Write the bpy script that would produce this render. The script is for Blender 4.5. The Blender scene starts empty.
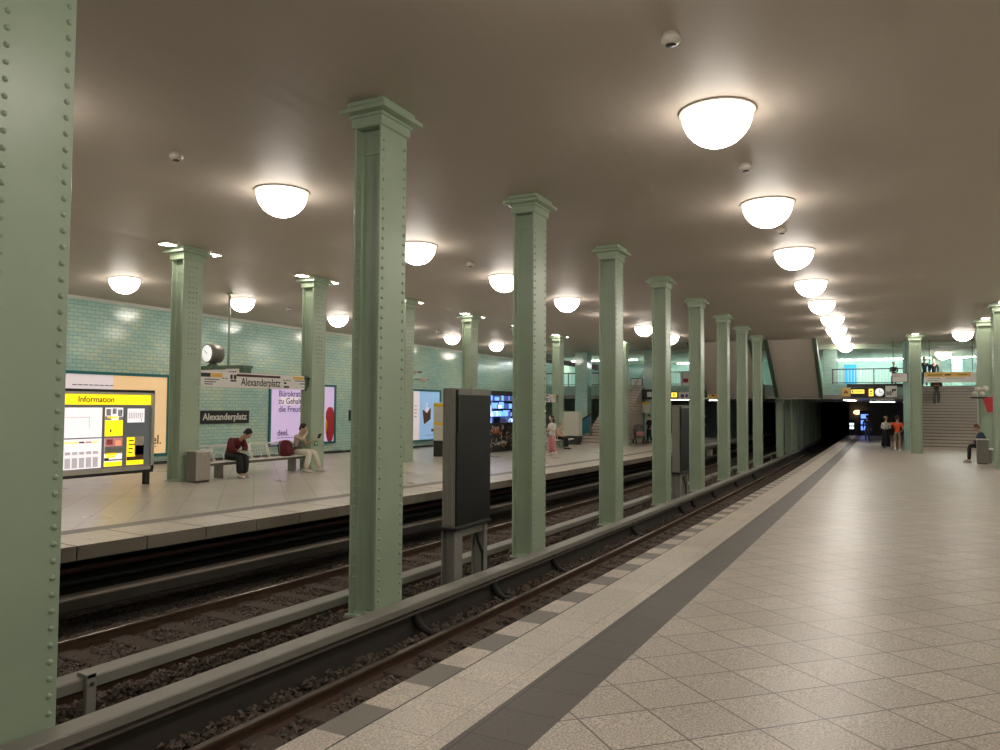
import bpy, bmesh, math, random
from mathutils import Vector, Matrix
random.seed(7)
C = bpy.context.scene.collection
PI = math.pi

# ------------------------------------------------------------------ materials
def new_mat(name):
    m = bpy.data.materials.new(name); m.use_nodes = True
    return m, m.node_tree.nodes, m.node_tree.links, m.node_tree.nodes['Principled BSDF']

def plain(name, col, rough=.5, metal=0., spec=.5, noise=0., nscale=6., bump=0., bscale=40.):
    m, N, L, b = new_mat(name)
    b.inputs['Base Color'].default_value = (*col, 1); b.inputs['Roughness'].default_value = rough
    b.inputs['Metallic'].default_value = metal; b.inputs['Specular IOR Level'].default_value = spec
    if noise or bump:
        tc = N.new('ShaderNodeTexCoord')
    if noise:
        n = N.new('ShaderNodeTexNoise'); n.inputs['Scale'].default_value = nscale; n.inputs['Detail'].default_value = 6
        L.new(tc.outputs['Object'], n.inputs['Vector'])
        mx = N.new('ShaderNodeMix'); mx.data_type = 'RGBA'
        mx.inputs['A'].default_value = (*[c*(1-noise) for c in col], 1)
        mx.inputs['B'].default_value = (*[min(1, c*(1+noise)) for c in col], 1)
        L.new(n.outputs['Fac'], mx.inputs['Factor']); L.new(mx.outputs['Result'], b.inputs['Base Color'])
    if bump:
        n2 = N.new('ShaderNodeTexNoise'); n2.inputs['Scale'].default_value = bscale; n2.inputs['Detail'].default_value = 4
        L.new(tc.outputs['Object'], n2.inputs['Vector'])
        bp = N.new('ShaderNodeBump'); bp.inputs['Strength'].default_value = bump; bp.inputs['Distance'].default_value = .02
        L.new(n2.outputs['Fac'], bp.inputs['Height']); L.new(bp.outputs['Normal'], b.inputs['Normal'])
    return m

def emit(name, col, strength):
    m, N, L, b = new_mat(name)
    b.inputs['Base Color'].default_value = (*[min(1, c) for c in col], 1)
    b.inputs['Emission Color'].default_value = (*col, 1); b.inputs['Emission Strength'].default_value = strength
    b.inputs['Roughness'].default_value = .4
    return m

def math_node(N, L, op, a, b=None):
    n = N.new('ShaderNodeMath'); n.operation = op
    for i, v in enumerate((a, b)):
        if v is None: continue
        if isinstance(v, (int, float)): n.inputs[i].default_value = v
        else: L.new(v, n.inputs[i])
    return n.outputs[0]

def granite(name, light, dark, joint, tile, rot45, rough=.3, joint_w=.012):
    """speckled stone floor tiles with thin joints, laid square or diagonally"""
    m, N, L, b = new_mat(name)
    tc = N.new('ShaderNodeTexCoord'); mp = N.new('ShaderNodeMapping')
    mp.inputs['Rotation'].default_value = (0, 0, PI/4 if rot45 else 0)
    L.new(tc.outputs['Object'], mp.inputs['Vector'])
    sx = N.new('ShaderNodeSeparateXYZ'); L.new(mp.outputs['Vector'], sx.inputs[0])
    ed = None; cells = []
    for ax in ('X', 'Y'):
        d = math_node(N, L, 'DIVIDE', sx.outputs[ax], tile)
        f = math_node(N, L, 'FRACT', d); cells.append(math_node(N, L, 'FLOOR', d))
        c = math_node(N, L, 'ABSOLUTE', math_node(N, L, 'SUBTRACT', f, .5))
        e = math_node(N, L, 'GREATER_THAN', c, .5 - joint_w/tile*.5)
        ed = e if ed is None else math_node(N, L, 'MAXIMUM', ed, e)
    cb = N.new('ShaderNodeCombineXYZ'); L.new(cells[0], cb.inputs[0]); L.new(cells[1], cb.inputs[1])
    wn = N.new('ShaderNodeTexWhiteNoise'); L.new(cb.outputs[0], wn.inputs['Vector'])
    n = N.new('ShaderNodeTexNoise'); n.inputs['Scale'].default_value = 85; n.inputs['Detail'].default_value = 4
    L.new(tc.outputs['Object'], n.inputs['Vector'])
    n3 = N.new('ShaderNodeTexNoise'); n3.inputs['Scale'].default_value = .7; n3.inputs['Detail'].default_value = 5
    L.new(tc.outputs['Object'], n3.inputs['Vector'])
    rp = N.new('ShaderNodeValToRGB'); rp.color_ramp.elements[0].position = .38; rp.color_ramp.elements[1].position = .62
    rp.color_ramp.elements[0].color = (*dark, 1); rp.color_ramp.elements[1].color = (*light, 1)
    L.new(n.outputs['Fac'], rp.inputs['Fac'])
    hsv = N.new('ShaderNodeHueSaturation'); L.new(rp.outputs['Color'], hsv.inputs['Color'])
    v = math_node(N, L, 'ADD', math_node(N, L, 'MULTIPLY', wn.outputs['Value'], .14), math_node(N, L, 'MULTIPLY', n3.outputs['Fac'], .35))
    L.new(math_node(N, L, 'ADD', v, .76), hsv.inputs['Value'])
    mx = N.new('ShaderNodeMix'); mx.data_type = 'RGBA'; L.new(ed, mx.inputs['Factor'])
    L.new(hsv.outputs['Color'], mx.inputs['A']); mx.inputs['B'].default_value = (*joint, 1)
    L.new(mx.outputs['Result'], b.inputs['Base Color'])
    r = math_node(N, L, 'ADD', math_node(N, L, 'MULTIPLY', n3.outputs['Fac'], .16), rough - .08)
    L.new(r, b.inputs['Roughness'])
    return m

def wall_tile(name, axis, cols, rough=.12):
    """glazed running-bond ceramic tiles of mixed colours; axis = horizontal direction of the wall"""
    m, N, L, b = new_mat(name)
    tc = N.new('ShaderNodeTexCoord'); sx = N.new('ShaderNodeSeparateXYZ'); L.new(tc.outputs['Object'], sx.inputs[0])
    cb = N.new('ShaderNodeCombineXYZ'); L.new(sx.outputs[axis], cb.inputs[0]); L.new(sx.outputs['Z'], cb.inputs[1])
    br = N.new('ShaderNodeTexBrick'); L.new(cb.outputs[0], br.inputs['Vector'])
    br.inputs['Scale'].default_value = 1; br.inputs['Brick Width'].default_value = .27; br.inputs['Row Height'].default_value = .115
    br.inputs['Mortar Size'].default_value = .006; br.inputs['Mortar Smooth'].default_value = .1; br.inputs['Bias'].default_value = 0
    br.inputs['Color1'].default_value = (0, 0, 0, 1); br.inputs['Color2'].default_value = (1, 1, 1, 1); br.inputs['Mortar'].default_value = (.5, .5, .5, 1)
    n = N.new('ShaderNodeTexNoise'); n.inputs['Scale'].default_value = .55; n.inputs['Detail'].default_value = 3
    L.new(cb.outputs[0], n.inputs['Vector'])
    fac = math_node(N, L, 'ADD', math_node(N, L, 'MULTIPLY', br.outputs['Color'], .40), math_node(N, L, 'SUBTRACT', math_node(N, L, 'MULTIPLY', n.outputs['Fac'], 1.5), .48))
    rp = N.new('ShaderNodeValToRGB'); els = rp.color_ramp.elements
    while len(els) < len(cols): els.new(.5)
    for i, c in enumerate(cols):
        els[i].position = i/(len(cols)-1); els[i].color = (*c, 1)
    L.new(fac, rp.inputs['Fac'])
    mx = N.new('ShaderNodeMix'); mx.data_type = 'RGBA'; L.new(br.outputs['Fac'], mx.inputs['Factor'])
    L.new(rp.outputs['Color'], mx.inputs['A']); mx.inputs['B'].default_value = (.17, .26, .23, 1)
    L.new(mx.outputs['Result'], b.inputs['Base Color'])
    L.new(math_node(N, L, 'ADD', math_node(N, L, 'MULTIPLY', br.outputs['Fac'], .5), rough), b.inputs['Roughness'])
    bp = N.new('ShaderNodeBump'); bp.inputs['Strength'].default_value = .25; bp.inputs['Distance'].default_value = .01
    n2 = N.new('ShaderNodeTexNoise'); n2.inputs['Scale'].default_value = 9; L.new(cb.outputs[0], n2.inputs['Vector'])
    h = math_node(N, L, 'SUBTRACT', math_node(N, L, 'ADD', math_node(N, L, 'MULTIPLY', n2.outputs['Fac'], .6), math_node(N, L, 'MULTIPLY', br.outputs['Color'], .12)), br.outputs['Fac'])
    L.new(h, bp.inputs['Height']); L.new(bp.outputs['Normal'], b.inputs['Normal'])
    return m

def paint_green(name, col):
    m, N, L, b = new_mat(name)
    tc = N.new('ShaderNodeTexCoord')
    n = N.new('ShaderNodeTexNoise'); n.inputs['Scale'].default_value = 2.2; n.inputs['Detail'].default_value = 7
    L.new(tc.outputs['Object'], n.inputs['Vector'])
    mx = N.new('ShaderNodeMix'); mx.data_type = 'RGBA'
    mx.inputs['A'].default_value = (*[c*.86 for c in col], 1); mx.inputs['B'].default_value = (*[c*1.12 for c in col], 1)
    L.new(n.outputs['Fac'], mx.inputs['Factor']); L.new(mx.outputs['Result'], b.inputs['Base Color'])
    b.inputs['Roughness'].default_value = .31
    mp = N.new('ShaderNodeMapping'); mp.inputs['Scale'].default_value = (60, 60, 9); L.new(tc.outputs['Object'], mp.inputs['Vector'])
    n2 = N.new('ShaderNodeTexNoise'); n2.inputs['Scale'].default_value = 1; n2.inputs['Detail'].default_value = 4; L.new(mp.outputs['Vector'], n2.inputs['Vector'])
    bp = N.new('ShaderNodeBump'); bp.inputs['Strength'].default_value = .09; bp.inputs['Distance'].default_value = .006
    L.new(n2.outputs['Fac'], bp.inputs['Height']); L.new(bp.outputs['Normal'], b.inputs['Normal'])
    return m

def ceiling_mat():
    m, N, L, b = new_mat('ceiling_paint')
    tc = N.new('ShaderNodeTexCoord')
    n = N.new('ShaderNodeTexNoise'); n.inputs['Scale'].default_value = .8; n.inputs['Detail'].default_value = 8
    L.new(tc.outputs['Object'], n.inputs['Vector'])
    mx = N.new('ShaderNodeMix'); mx.data_type = 'RGBA'
    mx.inputs['A'].default_value = (.545, .47, .405, 1); mx.inputs['B'].default_value = (.605, .53, .46, 1)
    L.new(n.outputs['Fac'], mx.inputs['Factor']); L.new(mx.outputs['Result'], b.inputs['Base Color'])
    b.inputs['Roughness'].default_value = .55; b.inputs['Specular IOR Level'].default_value = .28
    mp = N.new('ShaderNodeMapping'); mp.inputs['Scale'].default_value = (2.0, .45, 1); L.new(tc.outputs['Object'], mp.inputs['Vector'])
    n2 = N.new('ShaderNodeTexNoise'); n2.inputs['Scale'].default_value = 1.6; n2.inputs['Detail'].default_value = 5; L.new(mp.outputs['Vector'], n2.inputs['Vector'])
    bp = N.new('ShaderNodeBump'); bp.inputs['Strength'].default_value = .35; bp.inputs['Distance'].default_value = .05
    L.new(n2.outputs['Fac'], bp.inputs['Height']); L.new(bp.outputs['Normal'], b.inputs['Normal'])
    return m

def ballast_mat(name, a, c):
    m, N, L, b = new_mat(name)
    tc = N.new('ShaderNodeTexCoord')
    v = N.new('ShaderNodeTexVoronoi'); v.inputs['Scale'].default_value = 17; L.new(tc.outputs['Object'], v.inputs['Vector'])
    sv = N.new('ShaderNodeSeparateXYZ'); L.new(v.outputs['Color'], sv.inputs[0])
    mx = N.new('ShaderNodeMix'); mx.data_type = 'RGBA'; mx.inputs['A'].default_value = (*a, 1); mx.inputs['B'].default_value = (*c, 1)
    L.new(sv.outputs['X'], mx.inputs['Factor']); L.new(mx.outputs['Result'], b.inputs['Base Color'])
    b.inputs['Roughness'].default_value = .9
    bp = N.new('ShaderNodeBump'); bp.inputs['Strength'].default_value = 1; bp.inputs['Distance'].default_value = .05; bp.invert = True
    L.new(v.outputs['Distance'], bp.inputs['Height']); L.new(bp.outputs['Normal'], b.inputs['Normal'])
    return m

M = {}
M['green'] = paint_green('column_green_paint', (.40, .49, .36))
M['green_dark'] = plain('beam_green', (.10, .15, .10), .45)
M['ceiling'] = ceiling_mat()
M['floor'] = granite('granite_floor', (.66, .585, .51), (.33, .28, .24), (.16, .13, .11), .43, True, .36)
M['floor_far'] = granite('granite_floor_pale', (.62, .565, .49), (.44, .39, .335), (.24, .20, .17), .6, True, .30)
M['edge_light'] = granite('edge_stone_light', (.66, .57, .47), (.36, .30, .25), (.2, .17, .14), .42, False, .4, .0)
M['edge_dark'] = plain('edge_stone_dark', (.20, .175, .15), .5, noise=.12, nscale=40)
M['tactile'] = granite('guide_strip', (.135, .118, .103), (.098, .085, .075), (.055, .047, .04), .39, False, .46, .008)
M['band'] = granite('granite_band', (.70, .62, .53), (.40, .345, .29), (.27, .23, .19), .42, False, .38, .005)
M['side'] = plain('platform_side', (.25, .21, .17), .8, noise=.25, nscale=3)
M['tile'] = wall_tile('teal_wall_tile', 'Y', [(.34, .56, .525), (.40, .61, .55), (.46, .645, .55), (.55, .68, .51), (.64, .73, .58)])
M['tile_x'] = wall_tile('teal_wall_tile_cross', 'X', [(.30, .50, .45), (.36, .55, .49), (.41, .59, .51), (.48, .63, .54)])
M['white_trim'] = plain('white_trim_paint', (.62, .62, .56), .4)
M['dark_base'] = plain('dark_base', (.035, .035, .035), .5)
M['concrete'] = plain('soffit_concrete', (.74, .655, .57), .7, noise=.08, nscale=1.5)
M['stair'] = plain('stair_stone', (.66, .57, .49), .55, noise=.15, nscale=8)
M['stair_nose'] = plain('stair_nosing', (.19, .155, .13), .6)
M['end_wall'] = plain('end_wall_paint', (.11, .13, .12), .6)
M['tunnel'] = plain('tunnel_black', (.02, .018, .016), .95)  # even near-black colour, also on the wall under the opposite platform
M['rail'] = plain('rusty_rail', (.105, .062, .040), .6, metal=.3, noise=.35, nscale=9)
M['rail_top'] = plain('polished_rail_head', (.42, .37, .33), .28, metal=.9)
M['sleeper'] = plain('wooden_sleeper', (.085, .062, .05), .85, noise=.35, nscale=5)
M['ballast'] = ballast_mat('ballast_bed', (.05, .037, .030), (.125, .095, .078))
M['stones'] = plain('ballast_stone', (.13, .10, .082), .85, noise=.5, nscale=3)
M['cover'] = plain('rail_cover_grey', (.26, .245, .215), .5, noise=.15, nscale=2.5)
M['conductor'] = plain('conductor_dark', (.052, .043, .038), .8, noise=.3, nscale=4)
M['black_iron'] = plain('black_bracket', (.02, .019, .018), .6)
M['dusty'] = plain('dusty_ledge', (.17, .14, .12), .9, noise=.3, nscale=5)
M['red_pipe'] = plain('red_brown_pipe', (.07, .02, .018), .6)
M['steel'] = plain('brushed_steel', (.62, .57, .52), .34, metal=.85, bump=.1, bscale=60)
M['steel_dark'] = plain('dull_steel', (.24, .225, .205), .45, metal=.6)
M['steel_wire'] = plain('bright_wire', (.86, .82, .76), .35, metal=.4)
M['legs_grey'] = plain('grey_painted_steel', (.27, .255, .235), .5, noise=.1, nscale=6)
M['screen_off'] = plain('switched_off_screen', (.013, .013, .014), .4, spec=.3)
M['black'] = plain('black_paint', (.014, .014, .014), .45)
M['white'] = plain('white_paint', (.72, .70, .66), .45)
M['cream'] = plain('cream_panel', (.62, .60, .51), .5)
M['greyish'] = plain('grey_paint', (.32, .32, .31), .5)
M['teal_frame'] = plain('teal_poster_frame', (.015, .16, .17), .4)
M['lamp_rim'] = plain('lamp_rim_white', (.66, .60, .52), .4)
M['lamp'] = emit('lamp_glass', (1, .925, .83), 9.5)
def grade_lamp():            # emission graded dim at the collar, bright underneath, shaped to weaken the ceiling halo
    m = M['lamp']; N, L = m.node_tree.nodes, m.node_tree.links; b = N['Principled BSDF']
    tc = N.new('ShaderNodeTexCoord'); sx = N.new('ShaderNodeSeparateXYZ'); L.new(tc.outputs['Object'], sx.inputs[0])
    mr = N.new('ShaderNodeMapRange'); mr.inputs['From Min'].default_value = -.02; mr.inputs['From Max'].default_value = -.42
    mr.inputs['To Min'].default_value = 1.1; mr.inputs['To Max'].default_value = 15.5
    L.new(sx.outputs['Z'], mr.inputs['Value']); L.new(mr.outputs['Result'], b.inputs['Emission Strength'])
grade_lamp()
M['flood'] = emit('flood_panel', (1, .94, .80), 18)
M['tube'] = emit('fluorescent_tube', (.93, 1, .97), 30); M['tube_mid'] = emit('medium_tube', (1, .97, .92), 9); M['tube_low'] = emit('weak_tube', (1, .96, .9), 3.6)
M['detector'] = plain('detector_white', (.66, .60, .52), .4)
M['detector_dark'] = plain('detector_dark', (.05, .045, .04), .5)
def flat(n, c, r=.5): M[n] = plain(n, c, r); return M[n]
def lit(n, c, s): M[n] = emit(n, c, s); return M[n]
flat('yellow', (.80, .52, .01)); flat('orange_yellow', (.86, .50, .10)); flat('tan', (.72, .48, .24)); flat('paper', (.74, .68, .66))
flat('lilac', (.50, .39, .62)); flat('lilac_dark', (.22, .12, .34)); flat('poster_blue', (.20, .38, .66)); flat('red', (.52, .03, .04)); flat('maroon', (.06, .012, .012))
flat('pale_grey', (.50, .46, .42)); flat('ink', (.03, .028, .03)); flat('brown', (.15, .07, .035)); flat('pink', (.62, .25, .25)); flat('blue_panel', (.03, .36, .62), .3)
flat('sign_green', (.01, .25, .10)); flat('sign_white', (.84, .79, .76)); flat('rust', (.38, .10, .03)); flat('escalator_blue', (.05, .19, .24), .25); flat('text_purple', (.13, .06, .26))
lit('lit_yellow', (1, .73, .01), .5); lit('lit_paper', (.84, .78, .80), .42); lit('lit_back', (.10, .105, .11), .25); lit('lit_blue', (.16, .36, .95), .8); lit('lit_white', (.75, .88, 1), .8)
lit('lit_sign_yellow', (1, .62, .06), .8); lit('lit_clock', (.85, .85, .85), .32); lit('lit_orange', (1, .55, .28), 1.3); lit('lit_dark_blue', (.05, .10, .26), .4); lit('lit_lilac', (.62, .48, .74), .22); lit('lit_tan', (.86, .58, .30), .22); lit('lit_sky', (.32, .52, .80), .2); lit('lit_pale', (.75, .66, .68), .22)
lit('lit_line', (.55, .51, .53), .25); lit('lit_line_red', (.62, .25, .22), .25); lit('monitor_blue', (.12, .25, .95), 1.0)

# ------------------------------------------------------------------ mesh helpers
class MB:
    """collects shapes into one mesh; material slots are chosen with self.k"""
    def __init__(s): s.v = []; s.f = []; s.mi = []; s.k = 0; s.sm = []
    def face(s, idx, smooth=False): s.f.append(idx); s.mi.append(s.k); s.sm.append(smooth)
    def add(s, vs, fs, smooth=False):
        o = len(s.v); s.v += [tuple(p) for p in vs]
        for f in fs: s.face([i+o for i in f], smooth)
    def box(s, x0, x1, y0, y1, z0, z1):
        s.add([(x0,y0,z0),(x1,y0,z0),(x1,y1,z0),(x0,y1,z0),(x0,y0,z1),(x1,y0,z1),(x1,y1,z1),(x0,y1,z1)],
              [(0,3,2,1),(4,5,6,7),(0,1,5,4),(1,2,6,5),(2,3,7,6),(3,0,4,7)])
        return s
    def bbox(s, x0, x1, y0, y1, z0, z1, r=.01):
        """box with chamfered vertical edges and top edges"""
        pr = [(x0+r,y0),(x1-r,y0),(x1,y0+r),(x1,y1-r),(x1-r,y1),(x0+r,y1),(x0,y1-r),(x0,y0+r)]
        ins = [(min(max(x, x0+2*r), x1-2*r), min(max(y, y0+2*r), y1-2*r)) for x, y in pr]
        ins = [(x0+2*r,y0+r),(x1-2*r,y0+r),(x1-r,y0+2*r),(x1-r,y1-2*r),(x1-2*r,y1-r),(x0+2*r,y1-r),(x0+r,y1-2*r),(x0+r,y0+2*r)]
        s.loft([[(x,y,z0) for x,y in pr],[(x,y,z1-r) for x,y in pr],[(x,y,z1) for x,y in ins]]); return s
    def loft(s, rings, cap=True, smooth=False, closed=True):
        o = len(s.v); n = len(rings[0])
        for r in rings: s.v += [tuple(p) for p in r]
        for i in range(len(rings)-1):
            for j in range(n if closed else n-1):
                a = o+i*n+j; b = o+i*n+(j+1)%n
                s.face([a, b, b+n, a+n], smooth)
        if cap:
            s.face([o+j for j in reversed(range(n))]); s.face([o+(len(rings)-1)*n+j for j in range(n)])
        return s
    def prism_y(s, prof, ys, zfun=None, xfun=None):
        """profile of (x,z) swept along y, optionally following a height function"""
        zfun = zfun or (lambda y: 0)
        s.loft([[(x, y, z+zfun(y)) for x, z in prof] for y in ys]); return s
    def tube(s, pts, r, n=8, cap=True, smooth=True):
        pts = [Vector(p) for p in pts]; rings = []; rr = r if isinstance(r, (list, tuple)) else [r]*len(pts)
        up = None
        for i, p in enumerate(pts):
            d = (pts[min(i+1, len(pts)-1)] - pts[max(i-1, 0)]).normalized()
            if up is None: up = Vector((0,0,1)) if abs(d.z) < .9 else Vector((1,0,0))
            a = d.cross(up).normalized(); b = a.cross(d).normalized(); up = b
            rings.append([p + (a*math.cos(2*PI*k/n) + b*math.sin(2*PI*k/n))*rr[i] for k in range(n)])
        s.loft(rings, cap, smooth); return s
    def lathe(s, prof, c=(0,0,0), n=24, axis='Z', smooth=True, cap=True):
        rings = []
        for r, h in prof:
            ring = []
            for k in range(n):
                a = 2*PI*k/n; u, w = r*math.cos(a), r*math.sin(a)
                p = {'Z': (u, w, h), 'X': (h, u, w), 'Y': (w, h, u)}[axis]
                ring.append((p[0]+c[0], p[1]+c[1], p[2]+c[2]))
            rings.append(ring)
        s.loft(rings, cap, smooth); return s
    def square_lathe(s, prof, c=(0,0,0)):
        """stack of rectangles (half x, half y, z)"""
        s.loft([[(c[0]-a,c[1]-b,c[2]+z),(c[0]+a,c[1]-b,c[2]+z),(c[0]+a,c[1]+b,c[2]+z),(c[0]-a,c[1]+b,c[2]+z)] for a, b, z in prof]); return s
    def ball(s, c, rx, ry, rz, n=10, m=6):
        rings = []
        for i in range(1, m):
            t = PI*i/m
            rings.append([(c[0]+rx*math.sin(t)*math.cos(2*PI*k/n), c[1]+ry*math.sin(t)*math.sin(2*PI*k/n), c[2]-rz*math.cos(t)) for k in range(n)])
        s.loft(rings, True, True); return s
    def quad(s, a, b, c, d): s.add([a,b,c,d], [(0,1,2,3)]); return s
    def rivet(s, p, axis, sgn, r=.019, h=.013, n=6):
        rings = []
        for q, hh in ((1, 0), (.8, .65), (.4, 1)):
            ring = []
            for k in range(n):
                a = 2*PI*k/n; u, w = r*q*math.cos(a), r*q*math.sin(a)
                ring.append((p[0]+sgn*h*hh, p[1]+sgn*u, p[2]+w) if axis == 'X' else (p[0]-sgn*u, p[1]+sgn*h*hh, p[2]+w))
            rings.append(ring)
        o = len(s.v)
        for rg in rings: s.v += rg
        for i in range(2):
            for j in range(n): s.face([o+i*n+j, o+i*n+(j+1)%n, o+(i+1)*n+(j+1)%n, o+(i+1)*n+j], True)
        s.face([o+2*n+j for j in range(n)], True)
    def build(s, name, mats, parent=None, loc=None, rot=None):
        me = bpy.data.meshes.new(name); me.from_pydata(s.v, [], s.f)
        if not isinstance(mats, (list, tuple)): mats = [mats]
        for m in mats: me.materials.append(M[m] if isinstance(m, str) else m)
        me.polygons.foreach_set('material_index', s.mi); me.polygons.foreach_set('use_smooth', s.sm)
        me.update()
        o = bpy.data.objects.new(name, me); C.objects.link(o)
        if parent: o.parent = parent
        if loc: o.location = loc
        if rot: o.rotation_euler = rot
        return o

def tag(o, label=None, cat=None, group=None, kind=None):
    if label: o['label'] = label
    if cat: o['category'] = cat
    if group: o['group'] = group
    if kind: o['kind'] = kind
    return o
def thing(name, label, cat, loc=(0,0,0), rz=0, group=None):
    o = bpy.data.objects.new(name, None); C.objects.link(o)
    o.location = loc; o.rotation_euler = (0,0,rz); o.empty_display_size = .1
    return tag(o, label, cat, group, 'thing')
def struct(name, mb, mats, label=None): return tag(mb.build(name, mats), label, None, None, 'structure')
def copy_tree(o, parent=None):
    c = o.copy(); C.objects.link(c)
    if parent: c.parent = parent
    for ch in list(o.children): copy_tree(ch, c)
    return c
def text(body, size, loc, rot, mat, parent, name='lettering', align='CENTER', depth=.002, bold=0., sx=1.):
    cu = bpy.data.curves.new('lettering', 'FONT'); cu.body = body; cu.size = size; cu.align_x = align; cu.align_y = 'CENTER'
    cu.extrude = depth; cu.offset = bold; cu.resolution_u = 3
    t = bpy.data.objects.new('lettering', cu); C.objects.link(t)
    dg = bpy.context.evaluated_depsgraph_get(); dg.update()
    me = bpy.data.meshes.new_from_object(t.evaluated_get(dg))
    bpy.data.objects.remove(t); bpy.data.curves.remove(cu)
    me.materials.clear(); me.materials.append(M[mat])
    o = bpy.data.objects.new(name, me); C.objects.link(o); o.parent = parent; o.location = loc; o.rotation_euler = rot; o.scale = (sx, 1, 1)
    return o
RX = (PI/2, 0, PI/2)     # lettering that faces +x
RY = (PI/2, 0, 0)        # lettering that faces -y

# ------------------------------------------------------------------ levels of the place
def grade(y): return -.68*(1-math.exp(-(y-3)/30)) if y > -14 else -.68*(1-math.exp(17/30.))
def zf(x, y):
    z = grade(y)
    if x > -1.6: z += .02*min(x+1.6, 4.8)
    if x < -9: z += .02*(min(-x, 14.4)-9) - (.016*(-x-14.4) if x < -14.4 else 0)
    return z
def zc(x, y):
    return 5.37 - .0035*(y-7) - (.0762*(-14.5-x) if x < -14.5 else 0)
def span(a, b, step):
    n = max(1, int(round((b-a)/step))); return [a+(b-a)*i/n for i in range(n+1)]
def sheet(xs, ys, f, flip=False):
    mb = MB(); n = len(ys)
    for x in xs:
        for y in ys: mb.v.append((x, y, f(x, y)))
    for i in range(len(xs)-1):
        for j in range(n-1):
            q = [i*n+j, (i+1)*n+j, (i+1)*n+j+1, i*n+j+1]
            mb.face(q[::-1] if flip else q)
    return mb
# ------------------------------------------------------------------ camera
cam_d = bpy.data.cameras.new('camera'); cam = bpy.data.objects.new('camera', cam_d); C.objects.link(cam)
def setup_camera():
    f, vx, vy, roll = 751., 882.5, 408.4, .006
    ray = lambda x, y: Vector((x-500, y-375, f))
    dy = ray(vx, vy).normalized(); b = ray(vx-386, vy-386*roll)
    up = dy.cross(b).normalized()
    if up.y > 0: up = -up
    dx = up.cross(dy)
    if dx.x < 0: dx = -dx
    # rows of R take photograph axes (right, down, forward) to the place's axes
    R = Matrix((dx, dy, up))
    right, down, fwd = R.col[0], R.col[1], R.col[2]
    m = Matrix((right, -down, -fwd)).transposed().to_4x4(); m.translation = (0, 0, 1.7)
    cam.matrix_world = m
    cam_d.sensor_width = 36; cam_d.lens = 36*f/1000; cam_d.clip_end = 300; cam_d.clip_start = .05
setup_camera()
sc = bpy.context.scene; sc.camera = cam
sc.view_settings.view_transform = 'Standard'; sc.view_settings.look = 'None'; sc.view_settings.gamma = 1
sc.view_settings.use_curve_mapping = False; sc.view_settings.exposure = 1.15
w = bpy.data.worlds.new('world'); sc.world = w; w.use_nodes = True
w.node_tree.nodes['Background'].inputs[0].default_value = (.02, .018, .016, 1)

# ------------------------------------------------------------------ the setting
Y0, YG, YE = -10., 46., 72.
EN, EF, WL, WR = -2.69, -8.92, -20.95, 9.
ys = span(Y0, YE, 1.)
struct('floor', sheet([-1.6, 0, 1.6, 3.2, 6, WR], ys, zf), 'floor')
def strip(name, x0, x1, mats, dz=0., step=1.): return struct(name, sheet([x0, x1], span(Y0, YE, step), lambda x, y: zf(x, y)+dz), mats)
strip('trim_1', -1.985, -1.6, 'tactile' if 'tactile' in M else 'edge_dark')      # dark guide strip
strip('trim_2', -2.47, -1.985, 'band'); strip('trim_13', -2.482, -2.468, 'dark_base', -.0)
mbf = MB(); mbf.box(-1.75, 1.25, 45.94, 45.985, 2.86, 3.05); struct('trim_14', mbf, 'dark_base')
tb = MB()                                                                          # alternating edge stones
for i, y in enumerate([-10.012+.4115*j for j in range(200)]):
    o = len(tb.v); tb.k = (i+1) % 2
    tb.v += [(EN, y, grade(y)), (-2.48, y, grade(y)), (-2.48, y+.4115, grade(y+.4115)), (EN, y+.4115, grade(y+.4115))]
    tb.face([o, o+1, o+2, o+3])
    tb.v += [(EN, y, grade(y)-.2), (EN, y+.4115, grade(y+.4115)-.2)]
    tb.face([o, o+3, o+5, o+4])
struct('trim_3', tb, ['edge_light', 'edge_dark'])
def vwall(name, x, ys, z0, z1, mat, flip=False):
    mb = MB()
    for y in ys: mb.v += [(x, y, z0(y)), (x, y, z1(y))]
    for i in range(len(ys)-1):
        q = [2*i, 2*i+2, 2*i+3, 2*i+1]; mb.face(q[::-1] if flip else q)
    return struct(name, mb, mat)
vwall('wall_platform_near', EN-.01+.35, ys, lambda y: grade(y)-1.2, lambda y: grade(y)-.1, 'side')
mb = MB(); mb.prism_y([(EN, -.2), (EN+.36, -.2)], ys, grade); struct('trim_4', sheet([EN, EN+.36], ys, lambda x, y: grade(y)-.2, True), 'side')
# opposite platform
struct('floor_opposite', sheet([WL, -17.7, -14.4, -11.7, -10.08], ys, zf), 'floor_far')
strip('trim_5', -10.08, -9.78, 'edge_dark'); 
eb = MB()
yy = span(Y0, YE, 1.)
for y in yy[:-1]:
    o = len(eb.v); y2 = y+.985; eb.k = 0
    eb.v += [(-9.78, y, zf(-9.78, y)), (EF, y, grade(y)), (EF, y2, grade(y2)), (-9.78, y2, zf(-9.78, y2)), (EF, y, grade(y)-.18), (EF, y2, grade(y2)-.18)]
    eb.face([o, o+1, o+2, o+3]); eb.k = 1; eb.face([o+1, o+4, o+5, o+2])
struct('trim_6', eb, ['band', 'side'])
struct('trim_7', sheet([-10.08, EF], ys, lambda x, y: grade(y)-.18, True), 'side')
vwall('wall_platform_opposite', -9.9, ys, lambda y: grade(y)-1.2, lambda y: grade(y)-.1, 'tunnel')
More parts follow.
